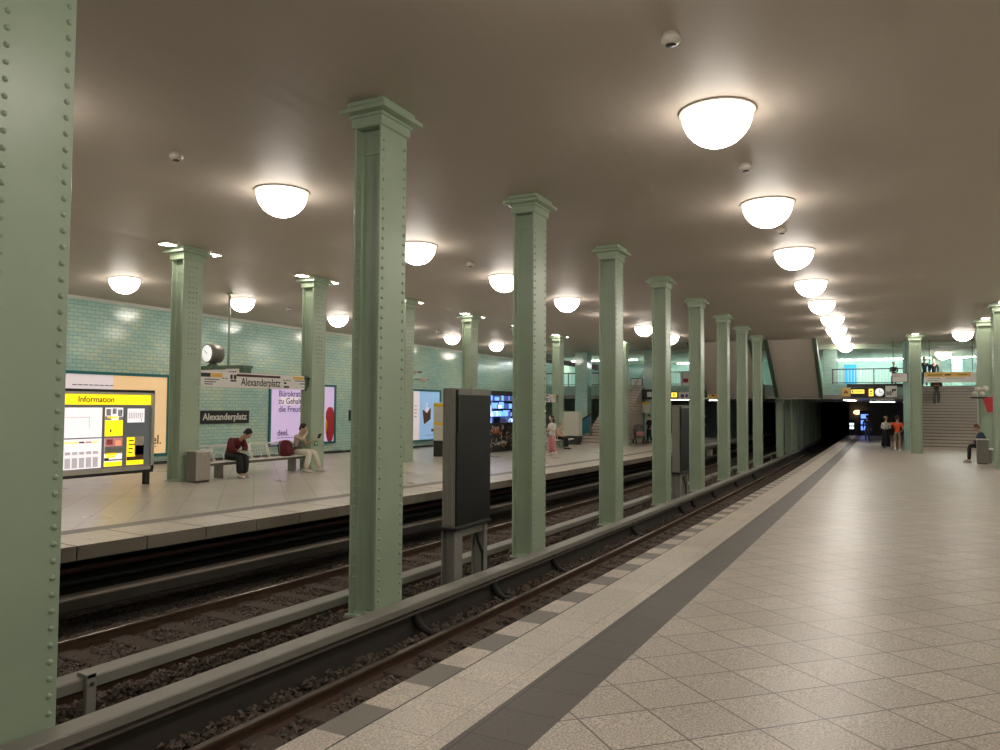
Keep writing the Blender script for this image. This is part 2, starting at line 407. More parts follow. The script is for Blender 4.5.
# track bed
struct('ground_track', sheet([-10.0, -8.6, -7.4, -5.7, -5.0, -3.8, -2.2], span(Y0, 108, 1.), lambda x, y: grade(y)-1.05), 'ballast')
isl = MB(); isl.prism_y([(-5.27, -1.1), (-5.13, -1.1), (-5.13, -.70), (-5.14, -.69), (-5.26, -.69), (-5.27, -.70)], span(Y0, 100, 1.), grade)
isl.mi = [0]*len(isl.mi)
struct('trim_8', isl, ['conductor'])
lg = MB(); lg.prism_y([(-5.13, -.765), (-5.07, -.725), (-5.065, -.70), (-5.13, -.685)], span(Y0, 100, 1.), grade); struct('trim_12', lg, 'dusty')
# walls and ceilings
vwall('wall_left', WL, span(Y0, YG+14, 2.), lambda y: zf(WL, y)+.0, lambda y: zc(WL, y)+.02, 'tile', True)
bw = MB()
for y in span(Y0, YG, 2.)[:-1]: bw.box(WL, WL+.03, y, y+2.0, zf(WL, y+1)-.05, zf(WL, y+1)+.10)
struct('baseboard_left', bw, 'dark_base')
tw = MB(); tw.prism_y([(WL+.001, -.09), (WL+.05, -.09), (WL+.07, .0), (WL+.001, .0)], span(Y0, YG, 2.), lambda y: zc(WL, y)); struct('trim_9', tw, 'white_trim')
vwall('wall_right', WR, span(Y0, YE, 2.), lambda y: zf(WR, y)-.05, lambda y: zc(WR, y)+.02, 'tile')
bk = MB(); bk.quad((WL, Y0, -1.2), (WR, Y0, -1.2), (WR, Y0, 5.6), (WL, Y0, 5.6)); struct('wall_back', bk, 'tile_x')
struct('ceiling', sheet([WL, -17.7, -14.5, -12, -9, -6, -3, 0, 3, 6, WR], span(Y0, YG+.2, 1.5), zc, True), 'ceiling')
# gallery across the far end
DZ0, DZ1 = 2.27, 3.04
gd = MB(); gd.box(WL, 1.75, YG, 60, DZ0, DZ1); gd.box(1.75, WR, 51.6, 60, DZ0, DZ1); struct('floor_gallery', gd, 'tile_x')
lc = MB(); lc.quad((WL, 60, DZ0), (WL, YE, DZ0), (WR, YE, DZ0), (WR, 60, DZ0)); struct('ceiling_low', lc, 'concrete')
gs = MB(); gs.box(WL, 1.75, YG-.02, YG+.0, DZ0-.06, DZ0+.16); struct('trim_10', gs, 'steel_dark')
gc = MB(); gc.quad((WL, YG, 5.12), (WL, 60, 5.12), (WR, 60, 5.12), (WR, YG, 5.12)); struct('ceiling_gallery', gc, 'concrete')
bm_ = MB(); bm_.box(WL, WR, YG-.05, YG+.3, 5.0, 5.36); struct('trim_11', bm_, 'green')
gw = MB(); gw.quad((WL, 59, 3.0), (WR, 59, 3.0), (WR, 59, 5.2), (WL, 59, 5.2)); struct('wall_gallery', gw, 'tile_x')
# end of the hall below the gallery, with the tunnel mouth
ew = MB(); ew.box(EN+.1, WR, YE, YE+.4, -1.5, DZ0+.02); ew.box(WL, -9.9, 62, 62.4, -1.5, DZ0+.02); struct('wall_end', ew, 'end_wall')
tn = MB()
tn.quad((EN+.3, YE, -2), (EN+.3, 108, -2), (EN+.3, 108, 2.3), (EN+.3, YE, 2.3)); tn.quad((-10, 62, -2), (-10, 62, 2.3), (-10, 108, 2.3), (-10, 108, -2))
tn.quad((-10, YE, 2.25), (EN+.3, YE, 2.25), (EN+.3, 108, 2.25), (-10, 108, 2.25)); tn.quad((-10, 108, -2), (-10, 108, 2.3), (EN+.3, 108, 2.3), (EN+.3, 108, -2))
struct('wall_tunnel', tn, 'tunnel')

# ------------------------------------------------------------------ tracks
def rail(x, label):
    ra = MB(); Z = lambda y: grade(y)-.9; yl = span(Y0, 100, 1.)
    ra.prism_y([(x-.07,-.15),(x+.07,-.15),(x+.065,-.135),(x+.012,-.118),(x+.012,-.04),(x+.036,-.03),(x+.036,-.006),(x+.028,0),(x-.028,0),(x-.036,-.006),(x-.036,-.03),(x-.012,-.04),(x-.012,-.118),(x-.065,-.135)], yl, Z)
    t = tag(ra.build('rail', 'rail'), label, 'rail', 'running rails of the two tracks')
    hd = MB(); hd.prism_y([(x-.03, .0008), (x+.03, .0008), (x+.026, .003), (x-.026, .003)], yl, Z); p = hd.build('rail_head', 'rail_top', t); p['label'] = 'worn shiny running surface on top of the rail'
rail(-4.72, 'rusty running rail of the near track, beside the dark island wall under the grey cover')
rail(-3.22, 'rusty running rail of the near track, closest to the near platform edge')
rail(-6.70, 'rusty brown running rail seen just below the farther grey rail cover')
rail(-8.20, 'rusty running rail of the far track, nearest the opposite platform')
def sleepers(x, label, group):
    first = None
    for i in range(72):
        y = 1.4+.66*i
        if first is None:
            mb = MB(); mb.bbox(-1.2, 1.2, -.125, .125, -.10, .05, .012); first = o = mb.build('railway_sleeper', 'sleeper'); tag(o, label, 'sleeper', group)
        else:
            o = first.copy(); C.objects.link(o)
        o.location = (x, y, grade(y)-1.06); o.rotation_euler = (-.018, 0, random.uniform(-.01, .01))
sleepers(-3.97, 'dark wooden sleeper half buried in ballast under the near track', 'sleepers of the near track')
sleepers(-7.45, 'dark wooden sleeper half buried in ballast under the far track', 'sleepers of the far track')
def stones(name, x0, x1, y0, y1, n, label, seed):
    rnd = random.Random(seed); mb = MB()
    base = [Vector(p).normalized() for p in [(0,0,1),(0,0,-1),(1,0,.2),(-1,.1,-.1),(.1,1,0),(0,-1,.1)]]
    fs = [(0,2,4),(0,4,3),(0,3,5),(0,5,2),(1,4,2),(1,3,4),(1,5,3),(1,2,5)]
    for i in range(n):
        u = rnd.random(); y = y0+(y1-y0)*u**1.6; x = rnd.uniform(x0, x1)
        if any(abs(x-r) < .11 for r in (-4.72, -3.22, -6.7, -8.2)): continue
        s = rnd.uniform(.024, .047)*(1+.012*(y-3)); M3 = Matrix.Rotation(rnd.uniform(0, 6.3), 3, 'Z') @ Matrix.Rotation(rnd.uniform(0, 3), 3, 'X')
        edge = .09 if x < -5.3 and x > -6.62 or x > -5.1 and x < -4.86 else 0
        c = Vector((x, y, grade(y)-1.045+edge*rnd.random()+rnd.uniform(-.01, .022)))
        mb.add([c + (M3 @ Vector(((p.x*rnd.uniform(.7, 1.3))*s, p.y*s*rnd.uniform(.6, 1.1), p.z*s*rnd.uniform(.5, .9)))) for p in base], fs)
    tag(mb.build(name, 'stones'), label, 'ballast', None, 'stuff')
stones('ballast_stones', -5.11, -3.5, 2.0, 30, 17000, 'brown crushed stone ballast around the near track', 3)
stones('ballast_stones', -8.75, -5.32, 2.6, 34, 36000, 'dark crushed stone ballast around the far track', 4)

def third_rail(x0, x1, zt, zb, label, side):
    """grey cover over a conductor rail with its holders"""
    t = thing('third_rail', label, 'third rail', ((x0+x1)/2, 0, 0), 0, 'covered third rails')
    cx = (x0+x1)/2; h = (x1-x0)/2; yl = span(Y0, 96, 1.)
    mb = MB(); mb.prism_y([(-h, zb), (-h, zt-.012), (-h+.012, zt), (h-.012, zt), (h, zt-.012), (h, zb), (h-.012, zb), (h-.012, zb+.03), (-h+.012, zb+.03), (-h+.012, zb)], yl, grade)
    mb.build('rail_cover', 'cover', t)
    cd = MB(); cd.prism_y([(-.045, zb-.035), (.045, zb-.035), (.045, zb+.02), (-.045, zb+.02)], yl, grade); cd.build('conductor_rail', 'conductor', t)
    return t
t1 = third_rail(-5.27, -5.045, -.575, -.66, 'long grey cover over the near track third rail, in front of the green column bases', 1)
t2 = third_rail(-6.16, -5.935, -.555, -.65, 'long grey cover over the far track third rail, running behind the green column bases', -1)
for y in (3.0, 7.8, 9.85, 12.1, 16.7, 21.2, 22.7, 25.7, 30.1, 34.5):     # black curved holders below the near cover
    g = grade(y); mb = MB()
    mb.tube([(.02, y, g-.66), (.035, y, g-.74), (.06, y+.02, g-.83), (.11, y+.06, g-.92), (.18, y+.12, g-.975), (.30, y+.22, g-.985)], [.06, .06, .058, .052, .045, .03], 8)
    mb.build('curved_bracket', 'black_iron', t1)
for i in range(14):
    y = 4.12+4.3*i; g = grade(y); mb = MB()
    mb.bbox(.115, .16, y-.045, y+.045, g-1.02, g-.52, .006); mb.bbox(.02, .16, y-.04, y+.04, g-.552, g-.518, .004); mb.box(.09, .20, y-.09, y+.09, g-1.06, g-1.0)
    mb.k = 1; mb.lathe([(.0, .158), (.018, .158), (.018, .172), (.0, .172)], (0, y, g-.60), 8, 'X')
    mb.build('support_post', ['legs_grey', 'black_iron'], t2)
# cable ledge and pipes under the opposite platform
t = thing('cable_trough', 'dusty cable trough running under the opposite platform edge', 'cable trough', (-8.9, 0, 0))
mb = MB(); mb.prism_y([(-.12, -.77), (.10, -.77), (.12, -.75), (.12, -.625), (-.12, -.625)], span(Y0, 60, 1.), grade); mb.build('trough', 'conductor', t)
mb = MB(); mb.prism_y([(-.13, -.625), (.13, -.625), (.13, -.61), (.10, -.6), (-.13, -.6)], span(Y0, 60, 1.), grade); mb.build('lid', 'dusty', t)
for x, z, m_, l in ((-9.55, -.42, 'red_pipe', 'red-brown pipe running in the dark under the opposite platform'), (-9.7, -.62, 'black_iron', 'black pipe running lowest in the dark under the opposite platform')):
    mb = MB(); mb.tube([(x, y, z+grade(y)) for y in span(Y0, 60, 2.)], .05, 8); tag(mb.build('pipe', m_), l, 'pipe')

# ------------------------------------------------------------------ riveted steel columns
ORD = ['first', 'second', 'third', 'fourth', 'fifth', 'sixth', 'seventh', 'eighth', 'ninth', 'tenth', 'eleventh', 'twelfth', 'thirteenth', 'fourteenth', 'fifteenth', 'sixteenth']
def column(x, y, z0, z1, label, group, hx=.195, hy=.275, detail=2, plinth=False, splice=False, low=False):
    """two riveted plates facing +x and -x, recessed web between them, moulded capital"""
    t = thing('steel_column', label, 'column', (x, y, z0), 0, group)
    h = z1-z0; zb = h-.31                      # underside of the capital
    th = .028; rn = 6 if detail > 1 else 4
    for s in (1, -1):
        mb = MB(); mb.bbox(min(s*(hx-th), s*hx), max(s*(hx-th), s*hx), -hy, hy, 0, zb+.06, .004)
        if splice: mb.box(min(s*hx, s*(hx+.008)), max(s*hx, s*(hx+.008)), -hy*.92, hy*.92, h*.52, zb)
        if detail:
            n = int((zb-.1)/.119)
            for k in range(n):
                z = .09+.119*k
                for yy_ in (-hy+.058, hy-.058):
                    mb.rivet((s*hx, yy_, z), 'X', s, .023, .019, rn)
                    if detail > 1 and yy_ < 0: mb.rivet((s*(hx-th), yy_, z), 'X', -s, .021, .016, rn)
                if splice and z > h*.54:
                    for yy_ in (-.1, .0, .1): mb.rivet((s*(hx+.008), yy_, z), 'X', s, .026, .02, 5)
        mb.build('side_plate', 'green', t)
    wb = MB(); wy = hy-.13
    for s in (1, -1):                           # the two channel webs with rounded inner corners
        pr = []
        a = hx-th
        for k in range(7):
            u = k/6*PI/2; pr.append((-a+.05-.05*math.cos(u), s*(hy-.105) - s*.025*math.sin(u)))
        for k in range(7):
            u = PI/2-k/6*PI/2; pr.append((a-.05+.05*math.cos(u), s*(hy-.105) - s*.025*math.sin(u)))
        pr += [(a, s*.02), (-a, s*.02)]
        if s < 0: pass
        wb.loft([[(px, py, 0) for px, py in pr], [(px, py, zb+.05) for px, py in pr]])
        if detail:
            yf = s*(hy-.128)
            wb.box(-a+.03, a-.03, min(yf, yf+s*.012), max(yf, yf+s*.012), zb-.30, zb-.02)
            for px in (-.09, 0, .09):
                for pz in (zb-.24, zb-.10): wb.rivet((px, yf+s*.012, pz), 'Y', s, .015, .011, 5)
    wb.build('web', 'green', t)
    if detail:
        ft = MB()
        for s in (1, -1):
            ft.box(-hx+th, hx-th, min(s*(hy-.125), s*(hy-.03)), max(s*(hy-.125), s*(hy-.03)), 0, .05)
            for px in (-.1, 0, .1): ft.rivet((px, s*(hy-.12), .075), 'Y', s, .014, .010, 5)
        ft.square_lathe([(hx+.03, hy+.03, 0), (hx+.03, hy+.03, .022)]); ft.build('foot', 'green', t)
    if plinth:
        pb = MB(); pb.square_lathe([(hx+.05, hy+.07, -.34), (hx+.05, hy+.07, -.01), (hx+.03, hy+.05, 0)]); pb.build('plinth', 'dusty', t)
    cp = MB()
    if low: prof = [(.02, zb), (.02, zb+.31)]
    else: prof = [(.012, zb), (.028, zb+.012), (.028, zb+.115), (.05, zb+.122), (.05, zb+.138), (.038, zb+.143), (.038, zb+.16), (.135, zb+.165), (.142, zb+.172), (.142, zb+.212), (.13, zb+.222), (.075, zb+.255), (.07, zb+.265), (.07, zb+.31)]
    cp.square_lathe([(hx+a, hy+a, z) for a, z in prof]); cp.build('capital', 'green', t)
    return t
near_y = [3.165, 7.51, 11.93, 16.38, 20.75, 25.22, 29.95, 34.35, 38.88]
nl = ['nearest green riveted steel column, filling the left edge of the photo',
      'tall green riveted steel column left of the dark display cabinet',
      'green riveted steel column just right of the dark display cabinet',
      'green riveted steel column in the near row, third after the nearest, small plate on top',
      'green riveted steel column just in front of the slim second display cabinet',
      'green riveted steel column just behind the slim second display cabinet',
      'green riveted steel column in the near row, second after the slim display cabinet',
      'green riveted steel column in the near row, third after the slim display cabinet',
      'green steel column in the near row, last one before the sloping stair soffit']
for i, y in enumerate(near_y):
    column(-5.495, y, grade(y)-.70, zc(-5.5, y), nl[i], 'green columns between the tracks', detail=2 if i < 6 else 1, plinth=True)
for i in range(8):
    y = 47.8+4.4*i
    column(-5.495, y, grade(y)-.70, 3.8 if y < 45 else DZ0, 'green steel column between the tracks under the low slab, %s from the hall' % ORD[i], 'columns under the low slab', detail=0, low=True)
far_y = [12.28, 16.7, 21.3, 25.85, 30.4, 34.9]
fl = ['green riveted column beside the ribbed steel waste bin', 'green riveted column behind the seated person in white trousers', 'green opposite platform column with a camera, half hidden behind the tall riveted column',
      'green column on the opposite platform rising behind the dark display cabinet', 'green column on the opposite platform hidden by the column right of the display cabinet',
      'green column on the opposite platform left of the cream box cabinet']
for i, y in enumerate(far_y):
    z0 = zf(-14.5, y)
    column(-14.5, y, z0, zc(-14.5, y), fl[i], 'green columns on the opposite platform', .2, .28, 1, splice=i < 4)
for x, y, l in ((-12.6, 39.6, 'green column on the opposite platform beside the narrow far stairs'), (3.62, 30.3, 'green column at the right edge of the photo, in front of the bin'), (3.62, 35.2, 'green column just behind the seated person with the blue jacket'), (1.42, 41.0, 'green column standing in front of the wide stairs')):
    column(x, y, zf(x, y), zc(x, y), l, 'green columns beside the stairs and bin', .22 if x < 0 else .25, .28, 1)

# teal tiled pillars
def pillar(x0, x1, y0, y1, z0, z1, label):
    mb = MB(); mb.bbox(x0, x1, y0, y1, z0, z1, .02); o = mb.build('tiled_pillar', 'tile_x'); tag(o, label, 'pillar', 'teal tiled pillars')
    o['kind'] = 'thing'; return o
pillar(-3.0, -2.25, 46.6, 47.3, DZ1, 5.12, 'teal tiled pillar on the gallery left of the blue panel')
pillar(.98, 1.5, 44.6, 45.3, zf(1, 45), zc(1, 45), 'teal tiled pillar right beside the wide stairs, behind the green column')
pillar(-16.9, -16.1, 43.4, 44.2, zf(-16.5, 44), zc(-16.9, 44)-.02, 'teal tiled pillar behind the cream box cabinet on the opposite platform')
pillar(-13.05, -12.35, 45.2, 45.9, zf(-12.7, 45.5), zc(-12.7, 45.5)-.02, 'teal tiled pillar right of the far staircase on the opposite platform')

# ------------------------------------------------------------------ lamps
def lamp_proto():
    t = thing('ceiling_lamp', 'x', 'ceiling lamp')
    rm = MB(); rm.lathe([(.0, 0), (.466, 0), (.466, -.016), (.455, -.022), (.445, -.016), (.0, -.016)], n=40); rm.build('lamp_rim', 'lamp_rim', t)
    gl = MB(); pr = [(.428, -.017)]
    for k in range(1, 11): u = k/10*PI/2; pr.append((max(.428*math.cos(u), .004), -.017-.425*math.sin(u)))
    gl.lathe(pr, n=40, cap=True); gl.build('glass_bowl', 'lamp', t)
    return t
lamp0 = None
def lamp(x, y, label, group, z=None):
    global lamp0
    if lamp0 is None: lamp0 = t = lamp_proto()
    else: t = copy_tree(lamp0)
    t.location = (x, y, (zc(x, y) if z is None else z)+.0); tag(t, label, 'ceiling lamp', group)
    if x < -14.5: t.rotation_euler = (0, -.076, 0); t.scale = (.9, .9, .9)
NY = [9.38, 13.97, 18.44, 23.05, 27.4, 32.0, 36.4, 40.9, 45.6]
for k in range(-3, 9):
    lamp(-1.78 if k != 5 else -1.70, NY[k] if k >= 0 else 9.38+4.55*k, ('glowing bowl lamp over the near platform, %s of the row' % (['largest', 'second', 'third', 'fourth', 'fifth', 'sixth', 'seventh', 'eighth', 'smallest and farthest'][k])) if k >= 0 else 'bowl lamp over the near platform behind the viewpoint', 'bowl lamps over the near platform' if k >= 0 else 'bowl lamps behind the view')
MY = [9.67, 14.26, 18.7, 23.4, 28.0, 32.6, 37.2]
for k in range(-2, 7):
    lamp(-9.15 if k == 0 else -9.4, MY[k] if k >= 0 else 9.67+4.55*k, ('glowing bowl lamp over the far track, %s of its row' % ORD[k]) if k >= 0 else 'bowl lamp over the far track outside the view', 'bowl lamps over the far track' if k >= 0 else 'bowl lamps outside the view')
FY = [13.36, 17.55, 22.3, 26.6, 30.7, 35.3, 39.6]
for k in range(-2, 7):
    lamp(-18.2, FY[k] if k >= 0 else 13.3+4.4*k, ('glowing bowl lamp near the tiled wall, %s of its row' % ORD[k]) if k >= 0 else 'bowl lamp near the tiled wall outside the view', 'bowl lamps by the tiled wall' if k >= 0 else 'bowl lamps outside the view')
lamp(3.35, 40.4, 'glowing bowl lamp over the foot of the wide stairs', 'bowl lamps by the stairs')
for k in range(-3, 6): lamp(6.2, 9.9+4.66*k, 'bowl lamp over the right half of the near platform outside the view', 'bowl lamps outside the view right')
lamp(3.33, 52.8, 'glowing bowl lamp above the landing at the top of the stairs', 'bowl lamps by the stairs', 5.12)
# small square floodlights beside the column heads
def flood(x, y, label):
    t = thing('floodlight', label, 'floodlight', (x, y, zc(x, y)), 0, 'square floodlights at the column heads')
    mb = MB(); mb.bbox(-.15, .15, -.17, .17, -.05, .0, .008); mb.build('housing', 'lamp_rim', t)
    mb = MB(); mb.box(-.12, .12, -.14, .14, -.056, -.051); mb.build('light_panel', 'flood', t)
for i, y in enumerate(far_y):
    flood(-14.36, y-.68, 'bright square floodlight just in front of the %s' % ['column by the waste bin', 'column behind the person in white trousers', 'column with the camera', 'column above the display cabinet', 'hidden far column', 'column left of the cream cabinet'][i])
    flood(-14.36, y+.60, 'bright square floodlight just behind the %s' % ['column by the waste bin', 'column behind the person in white trousers', 'column with the camera', 'column above the display cabinet', 'hidden far column', 'column left of the cream cabinet'][i])
for x, y, l in ((-12.5, 38.95, 'column by the narrow far stairs'), (3.62, 29.6, 'column at the right edge'), (3.62, 34.5, 'column behind the seated person'), (1.42, 40.3, 'column in front of the stairs')):
    flood(x, y, 'bright square floodlight above the '+l)
det0 = None
def detector(x, y, label):
    global det0
    if det0 is None:
        det0 = t = thing('smoke_detector', 'x', 'smoke detector')
        mb = MB(); mb.lathe([(0, 0), (.085, 0), (.085, -.03), (.098, -.035), (.098, -.07), (.07, -.10), (.055, -.105), (0, -.105)], n=24); mb.build('housing', 'detector', t)
        mb = MB(); mb.lathe([(0, -.1055), (.05, -.1055), (.05, -.115), (0, -.118)], n=20); mb.build('sensor', 'detector_dark', t)
    else: t = copy_tree(det0)
    t.location = (x, y, zc(x, y)); tag(t, label, 'smoke detector', 'smoke detectors on the ceiling')
detector(-1.81, 7.22, 'white smoke detector nearest the top of the photo')
detector(-1.78, 11.59, 'small white smoke detector between the first and second platform lamps')
detector(-1.77, 16.04, 'small white smoke detector between the second and third platform lamps')
detector(-9.15, 7.5, 'white smoke detector above the far track, left of its first lamp')
detector(-9.27, 16.5, 'small white smoke detector above the far track between two lamps')
detector(-18.17, 19.64, 'tiny white smoke detector near the tiled wall left of the second riveted column')
detector(-17.7, 28.6, 'tiny white smoke detector near the tiled wall above the blue poster')
# ------------------------------------------------------------------ opposite platform: information board
def info_board():
    t = thing('information_board', 'glass-fronted notice case with a yellow header reading Information, full of maps and notices', 'information board', (-14.42, 10.05, zf(-14.42, 10.1)))
    z = lambda v: v - zf(-14.42, 10.1)
    y = lambda v: v - 10.05
    mb = MB()
    mb.bbox(-.09, .07, y(8.72), y(11.36), z(1.95), z(2.0), .006); mb.build('top_bar', 'black', t)
    mb = MB(); mb.bbox(-.09, .07, y(8.72), y(11.36), z(.21), z(.27), .006); mb.build('bottom_bar', 'black', t)
    fr = MB()
    for a, b, c, d in ((8.73, 11.38, 1.90, 1.95), (8.73, 11.38, .27, .36), (8.73, 8.80, .27, 1.95), (11.30, 11.38, .27, 1.95)): fr.bbox(-.08, .06, y(a), y(b), z(c), z(d), .006)
    fr.build('frame', 'steel', t)
    mb = MB(); mb.box(-.07, .0, y(8.79), y(11.31), z(.35), z(1.91)); mb.build('back_panel', 'lit_back', t)
    hd = MB(); hd.box(0, .035, y(8.80), y(11.28), z(1.68), z(1.895)); h = hd.build('header', 'lit_yellow', t); h['label'] = 'backlit yellow header with the word Information'
    text('Information', .17, (.037, y(10.0), z(1.785)), RX, 'ink', h, bold=.002)
    def sheet_(n, a, b, c, d, m, extra=None):
        mb = MB(); mb.box(.002, .010, y(a), y(b), z(c), z(d)); mb.k = 1
        mats = [m]
        for (u0, u1, v0, v1, mm) in extra or []:
            if mm not in mats: mats.append(mm)
            mb.k = mats.index(mm); mb.box(.0101, .0125, y(a+(b-a)*u0), y(a+(b-a)*u1), z(c+(d-c)*v0), z(c+(d-c)*v1))
        return mb.build(n, mats, t)
    rnd = random.Random(2)
    lines = [(.1+.75*rnd.random()*.3, .45+.5*rnd.random(), .08+.84*i/9, .09+.84*i/9, 'greyish') for i in range(9)]
    s = sheet_('network_map', 8.86, 10.15, 1.01, 1.62, 'lit_paper', [(.22, .78, .66, .675, 'lit_line_red'), (.42, .6, .50, .512, 'lit_line'), (.22, .8, .36, .366, 'lit_line'), (.5, .62, .33, .34, 'lit_line'), (.18, .19, .3, .72, 'lit_line'), (.78, .79, .3, .72, 'lit_line')])
    s['label'] = 'large pale network map'
    tt = [(.06+.08*i, .12+.08*i, .86, .91, 'lit_yellow') for i in range(7)] + [(.62, .71, .86, .91, 'ink'), (.73, .83, .86, .91, 'lit_line_red'), (.85, .93, .86, .91, 'lit_yellow')]
    tt += [(.05+.115*i, .14+.115*i, .04, .38, 'lit_line') for i in range(8)] + [(.05+.115*i, .14+.115*i, .48, .58, 'lit_line') for i in range(8)] + [(.04, .2, .66, .68, 'lit_line'), (.24, .4, .7, .72, 'lit_line')]
    s = sheet_('timetable', 8.86, 10.15, .38, .985, 'lit_paper', tt); s['label'] = 'timetable sheet with a row of coloured boxes'
    s = sheet_('notice', 10.22, 10.63, 1.02, 1.62, 'lit_yellow', [(0, 1, .56, 1, 'lit_paper'), (.05, .3, .72, .95, 'ink'), (.4, .62, .78, .97, 'ink'), (.7, .95, .7, .93, 'ink'), (.0, .35, .57, .7, 'ink'), (.75, 1, .56, .68, 'ink'), (.1, .7, .62, .70, 'lit_yellow'), (.28, .36, .14, .24, 'ink')])
    s['label'] = 'notice with a black and white picture over a yellow field'
    s = sheet_('notice', 10.22, 10.63, .39, .985, 'lit_paper', [(0, 1, .7, 1, 'lit_line_red'), (.1, .45, .76, .95, 'rust'), (.6, .9, .72, .9, 'lit_tan'), (0, 1, .45, .7, 'greyish'), (.05, .7, .38, .48, 'lit_yellow'), (.1, .6, .3, .37, 'lit_yellow'), (0, .25, .24, .3, 'ink'), (.0, 1, .20, .24, 'ink'), (0, 1, 0, .16, 'lit_yellow')])
    s['label'] = 'notice with a red picture and yellow captions'
    s = sheet_('notice', 10.74, 11.15, .39, .985, 'lit_yellow', [(.45, 1, .35, 1, 'pale_grey'), (.5, 1, .3, .7, 'brown'), (.1, .4, .86, .9, 'ink'), (.1, .5, .72, .76, 'ink'), (.1, .35, .57, .61, 'ink'), (.1, .3, .43, .47, 'ink'), (0, 1, .2, .3, 'brown'), (0, 1, .17, .21, 'ink')])
    s['label'] = 'yellow notice with black lines and a brown picture'
    s = sheet_('notice', 10.74, 11.15, 1.30, 1.60, 'lit_paper', [(.06+.11*i, .12+.11*i, .28, .72, 'lit_line') for i in range(8)] + [(.8, .86, .1, .2, 'ink')])
    s['label'] = 'small white notice in the upper row'
    for a in (8.95, 11.24):
        mb = MB(); mb.bbox(-.06, .04, y(a)-.06, y(a)+.06, -.05, z(.22), .005); mb.build('leg', 'black', t)
info_board()

# ------------------------------------------------------------------ posters and name sign on the tiled wall
WX = WL+.005
def poster(name, label, y0, y1, z0, z1, fw=.09):
    t = thing(name, label, 'poster', (WX, (y0+y1)/2, z0), 0, 'framed posters on the tiled wall')
    h = (y1-y0)/2; H = z1-z0; mb = MB()
    for a, b, c, d in ((-h, h, 0, fw), (-h, h, H-fw, H), (-h, -h+fw, 0, H), (h-fw, h, 0, H)): mb.bbox(0, .07, a, b, c, d, .006)
    mb.build('frame', 'teal_frame', t)
    return t, h, H
t, h, H = poster('wall_poster', 'tan and pale teal-framed poster on the wall, partly behind the information board', 13.15, 17.1, .02, 2.66)
mb = MB(); mb.box(.0, .02, -h+.08, h-.08, .08, H-.08); mb.k = 1; mb.box(.0201, .024, -.05, h-.085, .085, H-.085); mb.k = 2
for i in range(8): mb.box(.0201, .023, -1.35+.17*i, -1.21+.17*i, H-.42, H-.395)
for i in range(5): mb.box(.0245, .026, .85+.14*i, .97+.14*i, .30, .32)
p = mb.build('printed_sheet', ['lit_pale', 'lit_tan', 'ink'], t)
text('deel.', .42, (.026, 1.32, .52), RX, 'ink', p, bold=.004)
t, h, H = poster('wall_poster', 'lilac poster with dark purple writing in a teal frame, behind the person in white trousers', 21.62, 25.55, .08, 2.56)
mb = MB(); mb.box(.0, .02, -h+.08, h-.08, .08, H-.08); mb.k = 1; mb.box(.0201, .023, -1.35, .55, 1.63, 1.92); mb.k = 2
for k in range(1):
    mb.ball((.025, 1.62, .75), .02, .28, .75, 20, 10); mb.ball((.025, 1.62, 1.15), .022, .28, .42, 20, 8)
mb.k = 3; mb.ball((.04, 1.36, .75), .012, .06, .28, 12, 6); mb.k = 4
for i in range(7): mb.box(.0201, .023, -1.5+.19*i, -1.34+.19*i, .32, .345)
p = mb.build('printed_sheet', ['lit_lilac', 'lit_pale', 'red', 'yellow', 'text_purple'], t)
for s_, zz in (('Bürokratie zu', 2.05), ('zu Gehalts', 1.76), ('die Freude', 1.44)): text(s_, .33, (.026, -1.45, zz), RX, 'text_purple', p, align='LEFT', bold=.004)
text('deel.', .33, (.026, -1.5, .52), RX, 'text_purple', p, align='LEFT', bold=.005)
t, h, H = poster('wall_poster', 'blue teal-framed poster showing a dark open box, left of the dark display cabinet', 31.35, 34.15, -.12, 2.52)
mb = MB(); mb.box(.0, .02, -h+.08, h-.08, .08, H-.08); mb.k = 1; mb.box(.0201, .024, -h+.085, -.62, .085, H-.085); mb.k = 2
mb.add([(.0255, -.35, 1.62), (.0255, .1, 1.5), (.0255, .45, 1.72), (.0255, .42, 1.12), (.0255, -.2, .86)], [(0, 4, 3, 2, 1)]); mb.k = 1
mb.add([(.027, -.1, 1.52), (.027, .07, 1.82), (.027, .25, 1.70), (.027, .11, 1.44)], [(0, 3, 2, 1)]); mb.add([(.027, -.05, 1.8), (.027, .07, 2.0), (.027, .17, 1.9)], [(0, 2, 1)])
mb.k = 2
for i in range(4): mb.box(.0245, .0255, -1.1, -.9, 1.25+.18*i, 1.28+.18*i)
mb.box(.0201, .023, .5, 1.0, .48, .62); mb.box(.0201, .023, -.1, 1.05, .30, .315)
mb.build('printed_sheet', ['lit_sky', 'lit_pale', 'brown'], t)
for yc, l in ((19.48, 'black wall sign with the white station name above the waste bin'), (27.6, 'black wall sign whose left end shows just left of the tall riveted column')):
    t = thing('station_name_sign', l, 'sign', (WX, yc, 1.02), 0, 'black station name signs on the tiled wall')
    mb = MB(); mb.bbox(0, .04, -1.13, 1.13, 0, .46, .006); mb.build('sign_plate', 'black', t)
    text('Alexanderplatz', .33, (.043, 0, .235), RX, 'white', t, bold=.006)
t = thing('first_aid_sign', 'tiny green sign with a white cross on the column behind the person in white trousers', 'sign', (-14.298, 16.62, .62))
mb = MB(); mb.bbox(0, .012, -.07, .07, -.07, .07, .003); mb.build('plate', 'sign_green', t)
mb = MB(); mb.box(.012, .015, -.045, .045, -.014, .014); mb.box(.012, .0155, -.014, .014, -.045, .045); mb.build('cross', 'white', t)
